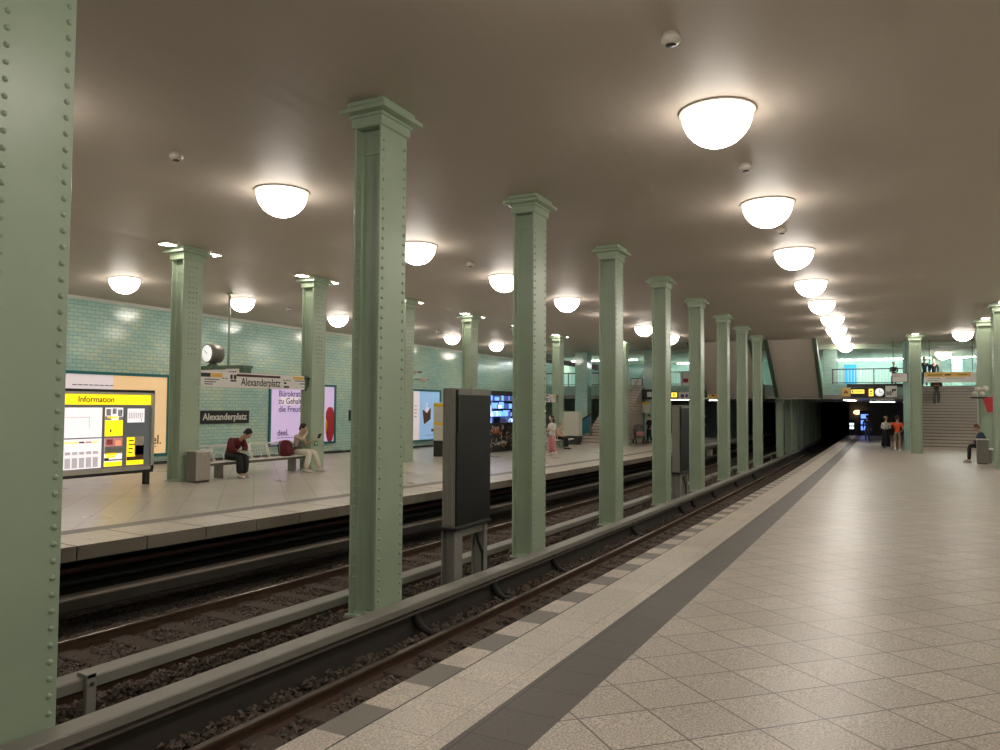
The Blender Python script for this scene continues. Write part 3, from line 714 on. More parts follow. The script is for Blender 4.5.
# ------------------------------------------------------------------ hanging station sign, display and clock
def hanging_sign():
    t = thing('station_sign', 'x', 'sign', (-14.45, 14.3, 0))
    L0, L1 = -1.82, 1.97
    mb = MB()
    pr = []
    mb.loft([[(x, L0, z) for x, z in ((-.05, 2.12), (.05, 2.12), (.05, 2.50), (-.05, 2.50))], [(x, L1-.05, z) for x, z in ((-.05, 2.12), (.05, 2.12), (.05, 2.50), (-.05, 2.50))], [(x, L1, z) for x, z in ((-.05, 2.15), (.05, 2.15), (.05, 2.47), (-.05, 2.47))]])
    b = mb.build('sign_body', 'sign_white', t)
    ec = MB(); ec.loft([[(x, L1-.02, z) for x, z in ((-.06, 2.10), (.06, 2.10), (.06, 2.52), (-.06, 2.52))], [(x, L1+.05, z) for x, z in ((-.06, 2.10), (.06, 2.10), (.06, 2.52), (-.06, 2.52))]]); ec.box(-.04, .04, L1+.04, L1+.16, 2.2, 2.42); e_ = ec.build('end_cap', 'green_dark', t); e_['label'] = 'dark end bracket fixed to the column'
    X = .0505
    def blk(n, m, rects, par):
        mb = MB()
        for y0, y1, z0, z1 in rects: mb.box(X, X+.004, y0-14.3, y1-14.3, z0, z1)
        return mb.build(n, m, par)
    blk('line_band', 'maroon', [(13.75, 15.28, 2.405, 2.465)], b)
    blk('yellow_field', 'orange_yellow', [(12.95, 13.3, 2.36, 2.455), (15.78, 16.2, 2.40, 2.475)], b)
    blk('black_field', 'ink', [(12.6, 12.93, 2.36, 2.455), (16.22, 16.45, 2.40, 2.475), (13.55, 13.62, 2.33, 2.44), (13.66, 13.74, 2.33, 2.44), (13.55, 13.74, 2.27, 2.31)], b)
    blk('small_writing', 'ink', [(12.75, 13.2, 2.295, 2.315), (12.75, 13.1, 2.235, 2.255), (12.75, 13.0, 2.18, 2.2), (13.3, 13.36, 2.33, 2.35), (13.4, 13.46, 2.33, 2.35), (15.4, 15.46, 2.35, 2.375), (15.5, 15.56, 2.35, 2.375), (15.6, 15.66, 2.35, 2.375), (15.42, 15.52, 2.26, 2.31), (15.42, 15.62, 2.16, 2.21), (15.85, 16.4, 2.35, 2.37), (16.05, 16.4, 2.27, 2.295), (16.1, 16.38, 2.19, 2.205)], b)
    text('Alexanderplatz', .285, (X, (13.86+15.33)/2-14.3, 2.265), RX, 'ink', b, bold=.003, sx=.80)
    return t
s1 = hanging_sign(); s1['label'] = 'long white hanging sign with the station name and yellow fields, above the bench'; s1.location.z = 0
s2 = copy_tree(s1); s2.location = (-14.45, 32.5, -.22); s2['label'] = 'white hanging sign end seen above the person in pink trousers'
s1['group'] = s2['group'] = 'hanging station signs'
t = thing('train_display', 'narrow hanging train display in a green housing, carrying the clock', 'display', (-17.8, 16.5, 2.35), 0)
mb = MB(); mb.bbox(-1.05, .98, -.22, .22, .43, .52, .02); mb.build('housing_top', 'green_dark', t)
mb = MB(); mb.bbox(-1.0, .95, -.17, .17, 0, .43, .01); mb.build('housing', 'green_dark', t)
mb = MB(); mb.box(-.95, .22, -.176, -.168, .22, .40); mb.box(.25, .80, -.19, -.168, .20, .42); p = mb.build('display_face', 'sign_white', t)
mb = MB()
for i in range(9): mb.box(-.9+.12*i, -.81+.12*i, -.18, -.1765, .29, .34)
for i in range(4): mb.box(.36+.09*i, .43+.09*i, -.194, -.1905, .28, .34)
mb.build('writing', 'text_purple', p)
mb = MB(); mb.tube([(.17, 0, .5), (.17, 0, zc(-17.6, 16.5)-2.35)], .035, 10); mb.lathe([(0, 0), (.09, 0), (.09, .05), (.04, .07), (0, .07)], (.17, 0, zc(-17.6, 16.5)-2.42), 12); mb.build('hanging_pole', 'green', t)
t = thing('station_clock', 'round station clock with a white face on top of the train display', 'clock', (-18.28, 16.5, 2.87), -.15)
mb = MB(); mb.lathe([(.06, 0), (.2, 0), (.16, .04), (.09, .10)], (0, 0, 0), 16); mb.build('foot', 'green_dark', t)
mb = MB(); mb.lathe([(.0, -.21), (.27, -.21), (.285, -.20), (.285, .21), (.27, .22), (.0, .22)], (0, 0, .38), 32, 'Y'); mb.build('drum', 'steel_dark', t)
mb = MB(); mb.lathe([(.0, -.222), (.252, -.222), (.252, -.212), (0, -.212)], (0, 0, .38), 32, 'Y'); f_ = mb.build('clock_face', 'lit_clock', t)
mb = MB(); mb.add([(-.012, -.2235, .37), (.012, -.2235, .39), (-.13, -.2235, .50), (-.14, -.2235, .485)], [(0, 1, 2, 3)]); mb.add([(-.01, -.2235, .385), (.01, -.2235, .37), (.075, -.2235, .32), (.065, -.2235, .31)], [(0, 3, 2, 1)])
for k in range(12):
    a = k*PI/6; mb.add([(math.sin(a)*.21-.008, -.2235, .38+math.cos(a)*.21-.008), (math.sin(a)*.21+.008, -.2235, .38+math.cos(a)*.21-.008), (math.sin(a)*.21+.008, -.2235, .38+math.cos(a)*.21+.008), (math.sin(a)*.21-.008, -.2235, .38+math.cos(a)*.21+.008)], [(0, 1, 2, 3)])
mb.build('hands', 'ink', f_)

# ------------------------------------------------------------------ bench, bin
def wire_bench(n, pitch=.62):
    t = thing('wire_bench', 'x', 'bench')
    tot = n*pitch
    mb = MB(); mb.bbox(-.10, .06, -tot/2, tot/2, .33, .40, .006); mb.build('beam', 'steel_dark', t)
    for y in (-tot/2+.62, tot/2-.55):
        mb = MB(); mb.bbox(-.13, .09, y-.05, y+.05, 0, .36, .006); mb.bbox(-.2, .16, y-.07, y+.07, 0, .012, .002); mb.build('leg', 'steel_dark', t)
    prof = [(.25, .425), (.22, .44), (.05, .425), (-.13, .415), (-.19, .44), (-.24, .56), (-.30, .74), (-.315, .79)]
    for i in range(n):
        y0 = -tot/2+i*pitch+.025; y1 = y0+pitch-.05
        fr = MB()
        loop = [(x, y0, z) for x, z in prof] + [(x, y1, z) for x, z in reversed(prof)] + [(prof[0][0], y0, prof[0][1])]
        fr.tube(loop, .018, 6); s_ = fr.build('seat_frame', 'steel_wire', t)
        ms = MB()
        for k in range(1, 13): ms.tube([(x, y0+(y1-y0)*k/13, z-.004) for x, z in prof], .0032, 4, False)
        for k in range(1, 8):
            a, b = prof[k-1], prof[k]
            for q in (0, .5): x, z = a[0]+(b[0]-a[0])*q, a[1]+(b[1]-a[1])*q; ms.tube([(x, y0, z-.006), (x, y1, z-.006)], .0032, 4, False)
        ms.build('wire_mesh', 'steel', s_)
        if i in (0, 2):
            ar = MB(); ar.tube([(-.24, y1+.02, .58), (-.1, y1+.02, .64), (.1, y1+.02, .63), (.15, y1+.02, .55), (.13, y1+.02, .43)], .012, 6); ar.build('armrest', 'steel_wire', t)
    return t
bench = wire_bench(6); bench.location = (-14.42, 14.52, zf(-14.4, 14.7)); tag(bench, 'wire-mesh metal bench beside the waste bin where the person in maroon sits', 'bench', 'wire benches')
b2 = copy_tree(bench); b2.location = (-13.95, 33.2, zf(-14, 33.2)); tag(b2, 'wire-mesh bench behind the person in pink trousers', 'bench', 'wire benches')
def litter_bin(label, loc, rz, wy, wx, h, ribs=True):
    t = thing('waste_bin', label, 'waste bin', loc, rz, 'steel waste bins')
    mb = MB(); mb.bbox(-wx/2, wx/2, -wy/2, wy/2, .03, h-.05, .012); mb.build('body', 'steel_dark', t)
    if ribs:
        fm = MB(); n = 5
        for i in range(n):
            a = -wy/2+.02+(wy-.04)*i/n; b = a+(wy-.04)/n; rr = (b-a)/2
            pr = [(wx/2+.001+.045*math.sin(PI*k/8), a+(b-a)*k/8) for k in range(9)]
            fm.loft([[(x, y, .05) for x, y in pr]+[(wx/2-.002, b, .05), (wx/2-.002, a, .05)], [(x, y, h-.07) for x, y in pr]+[(wx/2-.002, b, h-.07), (wx/2-.002, a, h-.07)]])
        p = fm.build('ribbed_front', 'steel', t)
    bs = MB(); bs.bbox(-wx/2+.02, wx/2-.02, -wy/2+.02, wy/2-.02, 0, .03, .004); bs.build('base', 'black', t)
    ld = MB()                                   # dished lid
    rings = []
    for k in range(9):
        u = -1+k/4; zz = h-.03-.035*(1-u*u); rings.append([(-wx/2-.02, u*(wy/2+.03), zz-.02), (wx/2+.03, u*(wy/2+.03), zz-.02), (wx/2+.03, u*(wy/2+.03), zz+.012), (-wx/2-.02, u*(wy/2+.03), zz+.012)])
    ld.loft(rings); ld.build('lid', 'steel_wire', t)
litter_bin('ribbed steel waste bin with a dished lid at the foot of the green column', (-14.02, 12.30, zf(-14, 12.3)), 0, .44, .30, .76)
litter_bin('plain steel waste bin at the right edge, in front of the seated person in blue', (3.28, 33.0, zf(3.3, 33)), 0, .32, .36, .95, False)

# ------------------------------------------------------------------ dark display cabinets between the tracks
def cabinet(label, y0, y1, z0, z1, x0, x1, ground):
    t = thing('display_cabinet', label, 'display cabinet', ((x0+x1)/2, (y0+y1)/2, z0), 0, 'dark display cabinets between the tracks')
    hx, hy, h = (x1-x0)/2, (y1-y0)/2, z1-z0
    mb = MB(); mb.bbox(-hx+.02, hx-.03, -hy, hy, 0, h, .015); mb.build('housing', 'legs_grey', t)
    mb = MB()
    for i in range(4): x = -hx+.035+i*(2*hx-.09)/4; mb.bbox(x, x+.045, -hy-.022, -hy+.002, .03, h-.005, .008)
    mb.build('side_fins', 'cover', t)
    sc_ = MB(); sc_.bbox(hx-.03, hx-.003, -hy+.005, hy-.005, .02, h-.02, .006); sc_.build('screen', 'screen_off', t)
    tr = MB(); tr.box(hx-.003, hx+.012, -hy+.02, hy-.02, h-.095, h-.015); tr.k = 1; tr.box(hx+.012, hx+.02, -.12, .12, h-.08, h-.035); tr.k = 2
    tr.box(hx-.003, hx+.02, -hy+.005, -hy+.05, h-.62, h-.12)
    tr.build('top_rail', ['brown' if False else 'steel_dark', 'cover', 'black'], t)
    pl = MB(); pl.bbox(-hx-.0, hx+.01, -hy-.03, hy+.01, -.045, 0, .006); pl.build('bottom_plate', 'black', t)
    for y, wid in ((-hy+.12, .11), (hy-.09, .05)):
        lg = MB(); g = ground-z0
        lg.bbox(-hx+.01, -hx+.03+.0, y-wid, y+wid, g, -.045, .003); lg.bbox(hx-.05, hx-.03, y-wid, y+wid, g, -.045, .003); lg.box(-hx+.02, hx-.04, y-.012, y+.012, g, -.045); lg.box(-hx-.02, hx, y-wid-.03, y+wid+.03, g, g+.02)
        lg.build('leg', 'legs_grey', t)
    cr_ = MB(); cr_.bbox(-hx+.03, hx-.06, -hy+.1, hy-.1, -.16, -.06, .004); cr_.build('cross_brace', 'legs_grey', t)
    cb_ = MB(); cb_.tube([(0, hy-.22, -.05), (.02, hy-.2, -.3), (.05, hy-.1, -.5), (.06, hy-.08, ground-z0+.02)], .022, 8); cb_.build('cable', 'black_iron', t)
cabinet('tall dark display cabinet on grey legs standing between the second and third green columns', 9.10, 10.12, -.0, 1.95, -5.56, -5.30, grade(9.6)-1.02)
cabinet('slim second dark display cabinet standing farther down the row of green columns', 22.15, 23.25, -.22, 1.76, -5.58, -5.30, grade(22.7)-1.02)

# ------------------------------------------------------------------ kiosk, pillars, boxes on the opposite platform
t = thing('kiosk', 'lit kiosk with blue-white shelves above a black counter covered in chalk drawings', 'kiosk', (-15.0, 29.75, zf(-15, 29.5)))
mb = MB(); mb.box(-1.5, -.02, -1.9, 1.7, 0, 1.16); mb.box(-1.5, -1.4, -1.9, 1.7, 1.16, 2.52); mb.box(-1.5, -.02, -1.9, -1.8, 1.16, 2.52); mb.box(-1.5, -.02, 1.6, 1.7, 1.16, 2.52); mb.box(-1.5, 0, -1.9, 1.7, 2.52, 2.64); mb.build('shell', 'black', t)
mb = MB(); mb.box(-.02, .02, -1.9, 1.7, .0, 1.28); c_ = mb.build('counter', 'black', t)
dr = MB(); rnd = random.Random(9)
for i in range(60):
    cy, cz_ = rnd.uniform(-1.7, 1.5), rnd.uniform(.15, 1.15); r = rnd.uniform(.06, .16); a0 = rnd.uniform(0, 6); a1 = a0+rnd.uniform(1.5, 5); dr.k = 1 if rnd.random() < .22 else 0
    dr.tube([(.024, cy+r*math.cos(a0+(a1-a0)*k/7), cz_+.7*r*math.sin(a0+(a1-a0)*k/7)) for k in range(8)], .019, 4)
dr.k = 1; dr.ball((.022, -.75, .92), .012, .34, .13, 14, 6); dr.k = 0
for i in range(9): dr.box(.021, .026, -.62+.12*i, -.54+.12*i, .36, .44)
dr.build('chalk_drawings', ['pale_grey', 'rust'], c_)
mb = MB(); mb.box(-1.39, -1.3, -1.8, 1.6, 1.2, 2.5); mb.build('lit_back_wall', 'lit_dark_blue', t)
sh = MB(); rnd = random.Random(4)
for zz in (1.22, 1.55, 1.9, 2.25): sh.box(-.6, -.15, -1.78, 1.58, zz-.02, zz)
sh.build('shelf', 'steel', t)
for nm, mt, cnt, hh in (('goods', 'lit_white', 10, .2), ('goods', 'lit_blue', 26, .26), ('goods', 'lilac', 16, .22), ('goods', 'lit_dark_blue', 16, .28)):
    g_ = MB()
    for i in range(cnt):
        y, zz = rnd.uniform(-1.7, 1.4), rnd.choice((1.22, 1.55, 1.9, 2.25)); g_.bbox(-.5, -.2+rnd.uniform(-.1, .1), y, y+rnd.uniform(.08, .24), zz, zz+hh*rnd.uniform(.6, 1.1), .008)
    tag(g_.build(nm, mt, t), None, None, None, 'stuff')
mb = MB(); mb.box(-.03, .0, -1.35, -1.1, 1.75, 2.05); mb.box(-.03, 0, -1.5, -1.2, 1.55, 1.65); mb.build('price_tag', 'lit_white', t)
mb = MB(); mb.box(-.04, .03, -1.9, 1.7, 2.46, 2.66); mb.build('fascia', 'black', t)
t = thing('info_pillar', 'white information pillar with yellow bands and a black base, left of the dark cabinet', 'information pillar', (-15.27, 25.0, zf(-15.3, 25)))
mb = MB(); mb.bbox(-.22, .22, -.22, .22, 0, .62, .01); mb.build('base', 'black', t)
mb = MB(); mb.bbox(-.22, .22, -.22, .22, .62, 2.08, .01); mb.build('white_panel', 'cream', t)
mb = MB()
for a, b in ((1.92, 2.04), (1.22, 1.32)): mb.box(-.223, .223, -.223, .223, a, b)
mb.build('yellow_band', 'yellow', t)
mb = MB()
for i, zz in enumerate((1.7, 1.62, 1.53, 1.44, 1.36, 1.1, 1.02)): mb.box(.22, .225, -.12, .12-.03*(i % 3), zz, zz+.018); mb.box(-.12, .12-.03*(i % 3), -.225, -.22, zz, zz+.018)
mb.build('writing', 'pale_grey', t)
t = thing('box_cabinet', 'tall cream box cabinet on a dark base beside the tiled pillar', 'cabinet', (-15.1, 38.5, zf(-15.1, 38.5)))
mb = MB(); mb.bbox(-.48, .42, -.3, .3, 0, .48, .01); mb.build('base', 'dark_base', t)
mb = MB(); mb.bbox(-.48, .42, -.3, .3, .48, 1.8, .01); mb.build('panel_body', 'cream', t)
mb = MB(); mb.box(-.47, .41, -.303, -.3, .485, .50); mb.build('seam', 'greyish', t)
t = thing('fire_extinguisher_box', 'small red box on a post behind the cream cabinet', 'emergency box', (-16.2, 38.8, zf(-16, 39)))
mb = MB(); mb.bbox(-.05, .05, -.05, .05, 0, 1.7, .005); mb.build('post', 'greyish', t)
mb = MB(); mb.bbox(-.18, .18, -.1, .1, 1.7, 2.25, .01); mb.build('red_box', 'red', t)

# ------------------------------------------------------------------ staircases, gallery railings, sloping soffits
def stair(label, x0, x1, y0, z0, z1, n, run, rail_l=True, rail_r=True):
    t = thing('staircase', label, 'staircase', ((x0+x1)/2, y0, 0), 0, 'staircases')
    h = (x1-x0)/2; st = MB(); ns = MB(); r = (z1-z0)/n
    for i in range(n):
        a, zz = i*run, z0+(i+1)*r
        st.box(-h, h, a, n*run+.02, zz-r-(.6 if i == 0 else 0), zz-.02)
        ns.bbox(-h, h, a-.03, a+run+.01, zz-.028, zz, .004)
    st.build('risers', 'stair', t); ns.build('treads', 'stair_nose', t)
    for s, on in ((-1, rail_l), (1, rail_r)):
        if not on: continue
        mb = MB(); mb.tube([(s*(h-.06), -.2, z0+.95), (s*(h-.06), n*run, z1+.95), (s*(h-.06), n*run+.5, z1+.95)], .028, 8)
        for k in range(0, n+1, 4): mb.tube([(s*(h-.06), k*run+.03, z0+k*r), (s*(h-.06), k*run+.03, z0+k*r+.95)], .018, 6)
        mb.build('handrail', 'steel', t)
    return t
stair('wide stone stairs rising to the landing on the right, with a person coming down', 1.75, 6.4, 45.45, zf(3, 45.4), DZ1, 21, .293)
stair('narrow stone stairs on the opposite platform rising behind the stroller', -14.75, -13.15, 38.6, zf(-14, 38.6), DZ1, 21, .345, False, True)
t = thing('stair_balustrade', 'teal glass balustrade with a black handrail at the foot of the narrow far stairs', 'balustrade', (-15.6, 39.4, zf(-15.6, 39.4)))
mb = MB(); mb.loft([[(0, 0, .1), (.05, 0, .1), (.05, 0, .95), (0, 0, .95)], [(1.15, .1, .75), (1.2, .1, .75), (1.2, .1, 1.65), (1.15, .1, 1.65)]]); b_ = mb.build('glass_panel', 'escalator_blue', t)
mb = MB(); mb.tube([(.05, 0, .75), (-.1, 0, .8), (-.12, 0, .92), (0, 0, .99), (1.2, .1, 1.69)], .045, 8); mb.build('handrail', 'black', t)
for x, z0_, z1_ in ((.04, 0, .95), (1.16, 0, 1.65)):
    mb = MB(); mb.bbox(x-.03, x+.03, .08, .14, z0_, z1_, .004); mb.build('post', 'steel_dark', t)
def railing(label, x0, x1, y=46.05):
    t = thing('gallery_railing', label, 'railing', ((x0+x1)/2, y, DZ1), 0, 'gallery railings'); h = (x1-x0)/2
    mb = MB(); mb.bbox(-h, h, -.03, .03, .80, .86, .01); mb.build('top_rail', 'black', t)
    mb = MB(); mb.bbox(-h, h, -.02, .02, .06, .10, .005); mb.build('bottom_rail', 'black', t)
    mb = MB()
    for i in range(int(2*h/.16)): mb.box(-h+.16*i, -h+.16*i+.028, -.01, .01, .1, .8)
    mb.build('bars', 'steel', t)
    for i in range(int(2*h/2)+1):
        mb = MB(); xx = -h+.03+(2*h-.06)*i/max(1, int(2*h/2)); mb.bbox(xx-.025, xx+.025, -.025, .025, 0, .8, .004); mb.build('post', 'black', t)
railing('black gallery railing above the tunnel and the lit direction sign', -2.5, 1.7)
railing('black gallery railing behind the near row of columns, left of the sloping soffits', -13.0, -9.3)
railing('black gallery railing on the far left, above the cream cabinet', -20.9, -15.9)
def soffit(label, x0, x1):
    t = thing('sloping_soffit', label, 'stair underside', ((x0+x1)/2, 41.2, 0), 0, 'sloping stair undersides'); h = (x1-x0)/2
    a, b = (0, zc(-5, 41)-.02), (4.75, 2.30)
    mb = MB(); mb.loft([[(-h, a[0], a[1]), (h, a[0], a[1]), (h, a[0]+.6, a[1]), (-h, a[0]+.6, a[1])], [(-h, b[0], b[1]), (h, b[0], b[1]), (h, b[0]+.6, b[1]+.35), (-h, b[0]+.6, b[1]+.35)]]); mb.build('slab', 'concrete', t)
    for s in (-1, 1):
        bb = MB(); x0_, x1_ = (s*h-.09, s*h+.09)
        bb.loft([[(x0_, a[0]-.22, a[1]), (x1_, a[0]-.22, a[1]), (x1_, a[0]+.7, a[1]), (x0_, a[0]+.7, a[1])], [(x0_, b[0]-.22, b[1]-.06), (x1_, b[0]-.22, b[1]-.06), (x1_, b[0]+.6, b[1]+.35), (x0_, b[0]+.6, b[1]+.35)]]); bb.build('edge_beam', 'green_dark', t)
    fb = MB(); fb.bbox(-h-.1, h+.1, b[0]-.18, b[0]+.05, b[1]-.10, b[1]+.02, .01); fb.build('foot_beam', 'steel_dark', t)
soffit('grey sloping underside of a staircase between green edge beams, above the near track', -5.4, -3.05)
soffit('grey sloping underside of a staircase above the far track, seen between the columns', -9.4, -6.2)

# ------------------------------------------------------------------ signs and lights at the far end
def sign(label, x0, x1, y, z0, z1, mats, marks=(), texts=(), name='direction_sign', hang=None):
    t = thing(name, label, 'sign', ((x0+x1)/2, y, z0), 0, 'signs at the far end'); h = (x1-x0)/2
    mb = MB(); mb.bbox(-h, h, -.04, .04, 0, z1-z0, .008); mb.build('sign_board', mats[0], t)
    for i, (m, rects) in enumerate(marks):
        mb = MB()
        for a, b, c, d in rects: mb.box(-h+2*h*a, -h+2*h*b, -.046-.001*i, -.04, (z1-z0)*c, (z1-z0)*d)
        mb.build('field', m, t)
    for s_, size, u, v, m in texts: text(s_, size, (-h+2*h*u, -.05, (z1-z0)*v), RY, m, t)
    if hang:
        for s in (-.8, .8):
            mb = MB(); mb.tube([(s*h, 0, z1-z0-.01), (s*h, 0, hang-z0)], .015, 6); mb.build('hanger', 'black', t)
    return t
sign('black direction sign with lit yellow field under the gallery, above the tunnel edge', -1.55, -.40, 45.85, 2.30, 2.84, ['black'], [('lit_sign_yellow', [(.02, .58, .40, .78), (.78, .97, .12, .85)]), ('ink', [(.05, .12, .46, .72), (.15, .55, .56, .62), (.83, .92, .3, .42), (.83, .92, .55, .68)])])
sign('yellow square sign with a black symbol at the left end of the black direction sign', -2.0, -1.58, 45.85, 2.36, 2.80, ['orange_yellow'], [('ink', [(.3, .7, .45, .58), (.42, .58, .58, .72), (.25, .4, .32, .45), (.6, .75, .32, .45)])])
t = thing('station_clock', 'round white clock in the black sign band under the gallery', 'clock', (-.13, 45.85, 2.58), 0)
mb = MB(); mb.box(-.27, .27, -.04, .04, -.28, .28); mb.build('backing', 'black', t)
mb = MB(); mb.lathe([(0, -.05), (.22, -.05), (.22, -.04), (0, -.04)], (0, 0, 0), 24, 'Y'); f_ = mb.build('clock_face', 'lit_clock', t)
mb = MB(); mb.box(-.01, .01, -.054, -.05, -.02, .15); mb.box(-.0, .12, -.054, -.05, -.012, .012); mb.build('hands', 'ink', f_)
sign('white square pictogram sign beside the round clock under the gallery', .16, .72, 45.85, 2.32, 2.92, ['sign_white'], [('ink', [(.08, .18, .15, .5), (.24, .34, .15, .5), (.4, .5, .15, .55), (.55, .9, .55, .72), (.55, .66, .4, .55)])])
sign('white sign with dark red writing hanging at the gallery edge left of the green column', .46, 1.2, 44.4, 3.06, 3.56, ['black'], [('sign_white', [(.04, .96, .06, .94)])], [('Gleis 1', .17, .36, .70, 'red')], hang=zc(1, 44.4))
sign('long yellow and white banner sign hanging across the wide stairs', 1.95, 4.3, 44.4, 3.05, 3.56, ['sign_white'], [('orange_yellow', [(0.0, .86, .54, 1.0)]), ('ink', [(.06, .34, .70, .78), (.38, .5, .68, .80), (.62, .8, .7, .76)]), ('greyish', [(.06, .3, .34, .40), (.06, .27, .14, .2), (.4, .75, .36, .42)])], hang=zc(3, 44.4))
sign('white framed sign on the gallery edge above the narrow stairs', -14.05, -13.3, 45.7, 2.96, 3.5, ['black'], [('sign_white', [(.06, .94, .1, .9)]), ('pale_grey', [(.2, .7, .55, .65), (.2, .55, .35, .43)])])
sign('black sign holding a white disc, half hidden behind a near green column', -13.15, -12.35, 45.1, 2.16, 2.78, ['black'], [('white', [(.4, .75, .25, .75)])])
sign('black sign with a yellow letter field, between two near green columns', -11.95, -11.1, 45.7, 2.25, 2.65, ['black'], [('lit_sign_yellow', [(.55, .95, .15, .85)]), ('ink', [(.66, .84, .3, .42), (.66, .84, .55, .68)])])
sign('white sign with blue letter boxes, between two near green columns', -11.05, -9.9, 45.7, 2.16, 2.62, ['sign_white'], [('text_purple', [(.12, .3, .3, .7), (.36, .5, .3, .7), (.55, .62, .3, .7)])])
sign('cream sign with a yellow disc, right of the white sign with blue letters', -9.75, -8.7, 45.7, 2.2, 2.62, ['sign_white'], [('orange_yellow', [(.5, .95, .0, 1.0)]), ('ink', [(.65, .8, .4, .6)])])
sign('yellow topped white notice on the pillar beside the stroller', -13.1, -12.6, 44.9, 1.35, 2.0, ['cream'], [('yellow', [(0, 1, .8, 1)])], name='notice')
sign('red and white striped banner hanging on the gallery railing between the columns', -11.0, -9.4, 45.98, 3.05, 3.85, ['sign_white'], [('red', [(.1, .3, .2, .5), (.42, .6, .2, .5), (.8, .95, .2, .5)]), ('greyish', [(.05, .09, 0, 1), (.33, .38, .5, 1), (.63, .68, .3, 1)])], name='banner')
t = tag(MB().box(-2.41, -1.62, 58.9, 59.0, 3.04, 4.8).build('blue_board', 'blue_panel'), 'bright blue panel on the back wall of the gallery', 'panel'); t['kind'] = 'thing'
def tube_light(x0, x1, y, z, label, along=False, L=8, n=None):
    t = thing('strip_light', label, 'strip light', ((x0+x1)/2, y, z), 0, 'strip lights'); h = (x1-x0)/2
    mb = MB(); mb.bbox(-h, h, 0 if along else -.08, L if along else .08, 0, .06, .01); mb.build('housing', 'white_trim', t)
    mb = MB(); mb.box(-h+.02, h-.02, .02 if along else -.06, L-.02 if along else .06, -.03, 0); mb.build('light_tube', n or 'tube', t)
tube_light(-3.4, 2.1, 57.5, 5.06, 'long white strip light on the gallery ceiling, right part above the blue panel')
tube_light(-14, -9.5, 57.5, 5.06, 'long white strip light on the gallery ceiling, seen between the near columns')
tube_light(-20.5, -15.5, 52, 5.06, 'long white strip light on the gallery ceiling at the far left')
tube_light(1.9, 6.5, 57, 5.06, 'long white strip light above the landing of the wide stairs')

tube_light(2.2, 6.2, 46.62, 5.06, 'added unseen strip light behind the green beam, brightening the wide stairs', n='tube_mid')  # added out of sight behind the beam to brighten the stairs
tube_light(-2.1, -1.5, 49.5, 2.205, 'wide strip light on the low slab above the platform edge', True, 5, 'tube_low')
tube_light(-.9, .9, 66, 2.21, 'short strip light on the low slab far beyond the person in orange', n='tube_low')
tube_light(-12.6, -11.0, 50, 2.21, 'strip light on the low slab seen between the near columns, first', n='tube_mid')
tube_light(-10.9, -9.7, 54, 2.21, 'strip light on the low slab seen between the near columns, second', n='tube_mid')
t = thing('vending_machine', 'dark vending machine with three blue screens at the end of the platform', 'vending machine', (-1.35, 71.2, zf(-1.4, 71)))
mb = MB(); mb.bbox(-.4, .4, -.3, .3, 0, 2.1, .02); mb.build('housing', 'black', t)
for i in range(3):
    mb = MB(); mb.box(-.3, .25, -.31, -.30, .45+.5*i, .80+.5*i); mb.build('screen', 'monitor_blue', t)
t = thing('track_signal', 'signal box with two white lights at the tunnel mouth', 'signal', (-2.35, 70.6, zf(-2.3, 70.6)))
mb = MB(); mb.bbox(-.22, .22, -.12, .12, .35, 1.35, .02); mb.bbox(-.05, .05, -.05, .05, 0, .36, .005); mb.build('housing', 'black', t)
for zz in (.55, .85):
    mb = MB(); mb.bbox(-.17, .17, -.135, -.12, zz, zz+.2, .006); mb.build('signal_light', 'lit_white', t)
t = tag(MB().build('x', 'white') if False else thing('wall_light', 'oval orange-white light on the end wall beside the tunnel', 'wall light', (-1.95, 71.6, 1.35)))
mb = MB(); mb.ball((0, 0, 0), .30, .12, .2, 16, 10); mb.build('light_globe', 'lit_orange', t)
mb = MB(); mb.bbox(-.06, .06, .0, .41, -.05, .05, .01); mb.build('bracket', 'black', t)
t = thing('marker_board', 'small white marker plate on the dark wall under the opposite platform', 'marker', (-9.0, 44.6, grade(44)-.75))
mb = MB(); mb.bbox(-.02, .02, -.02, .02, -.35, .5, .004); mb.build('post', 'legs_grey', t)
mb = MB(); mb.bbox(-.17, .17, -.04, -.02, .0, .52, .004); mb.build('plate', 'cream', t)
# cameras and boxes on columns
def cctv(label, loc, rz, cols=('detector',)):
    t = thing('security_camera', label, 'security camera', loc, rz, 'security cameras')
    mb = MB(); mb.bbox(-.03, .03, -.03, .16, -.03, .03, .006); mb.build('bracket', 'greyish', t)
    mb = MB(); mb.lathe([(0, -.16), (.06, -.16), (.07, -.12), (.07, .08), (.05, .12), (0, .12)], (0, -.14, 0), 14, 'Y'); mb.build('camera_body', 'detector', t)
    mb = MB(); mb.lathe([(0, -.165), (.045, -.165), (.05, -.16), (0, -.16)], (0, -.14, 0), 12, 'Y'); mb.build('lens', 'black', t)
cctv('white security camera on the column half hidden behind the tall riveted column', (-14.22, 21.7, 2.85), -1.2)
cctv('black-lensed security camera below the other one on the same far column', (-14.2, 21.75, 2.60), 1.9)
t = thing('equipment_cluster', 'cluster of pale round devices on a bracket on the column at the right edge', 'devices', (3.40, 34.6, 2.35))
for i, (a, b, r) in enumerate(((-.08, .12, .10), (.06, -.06, .09), (.17, .14, .11), (-.2, -.04, .08), (.06, .1, .07))):
    mb = MB(); mb.lathe([(0, -.1), (r*.8, -.09), (r, -.04), (r, .05), (0, .08)], (a, -.1, b), 16, 'Y'); mb.build('device', 'detector', t)
mb = MB(); mb.bbox(-.3, .28, -.06, .34, -.24, -.18, .01); mb.build('bracket', 'black', t)
t = thing('red_flag_sign', 'red pennant shaped sign on the column at the right edge above the bin', 'sign', (3.66, 34.3, 1.55))
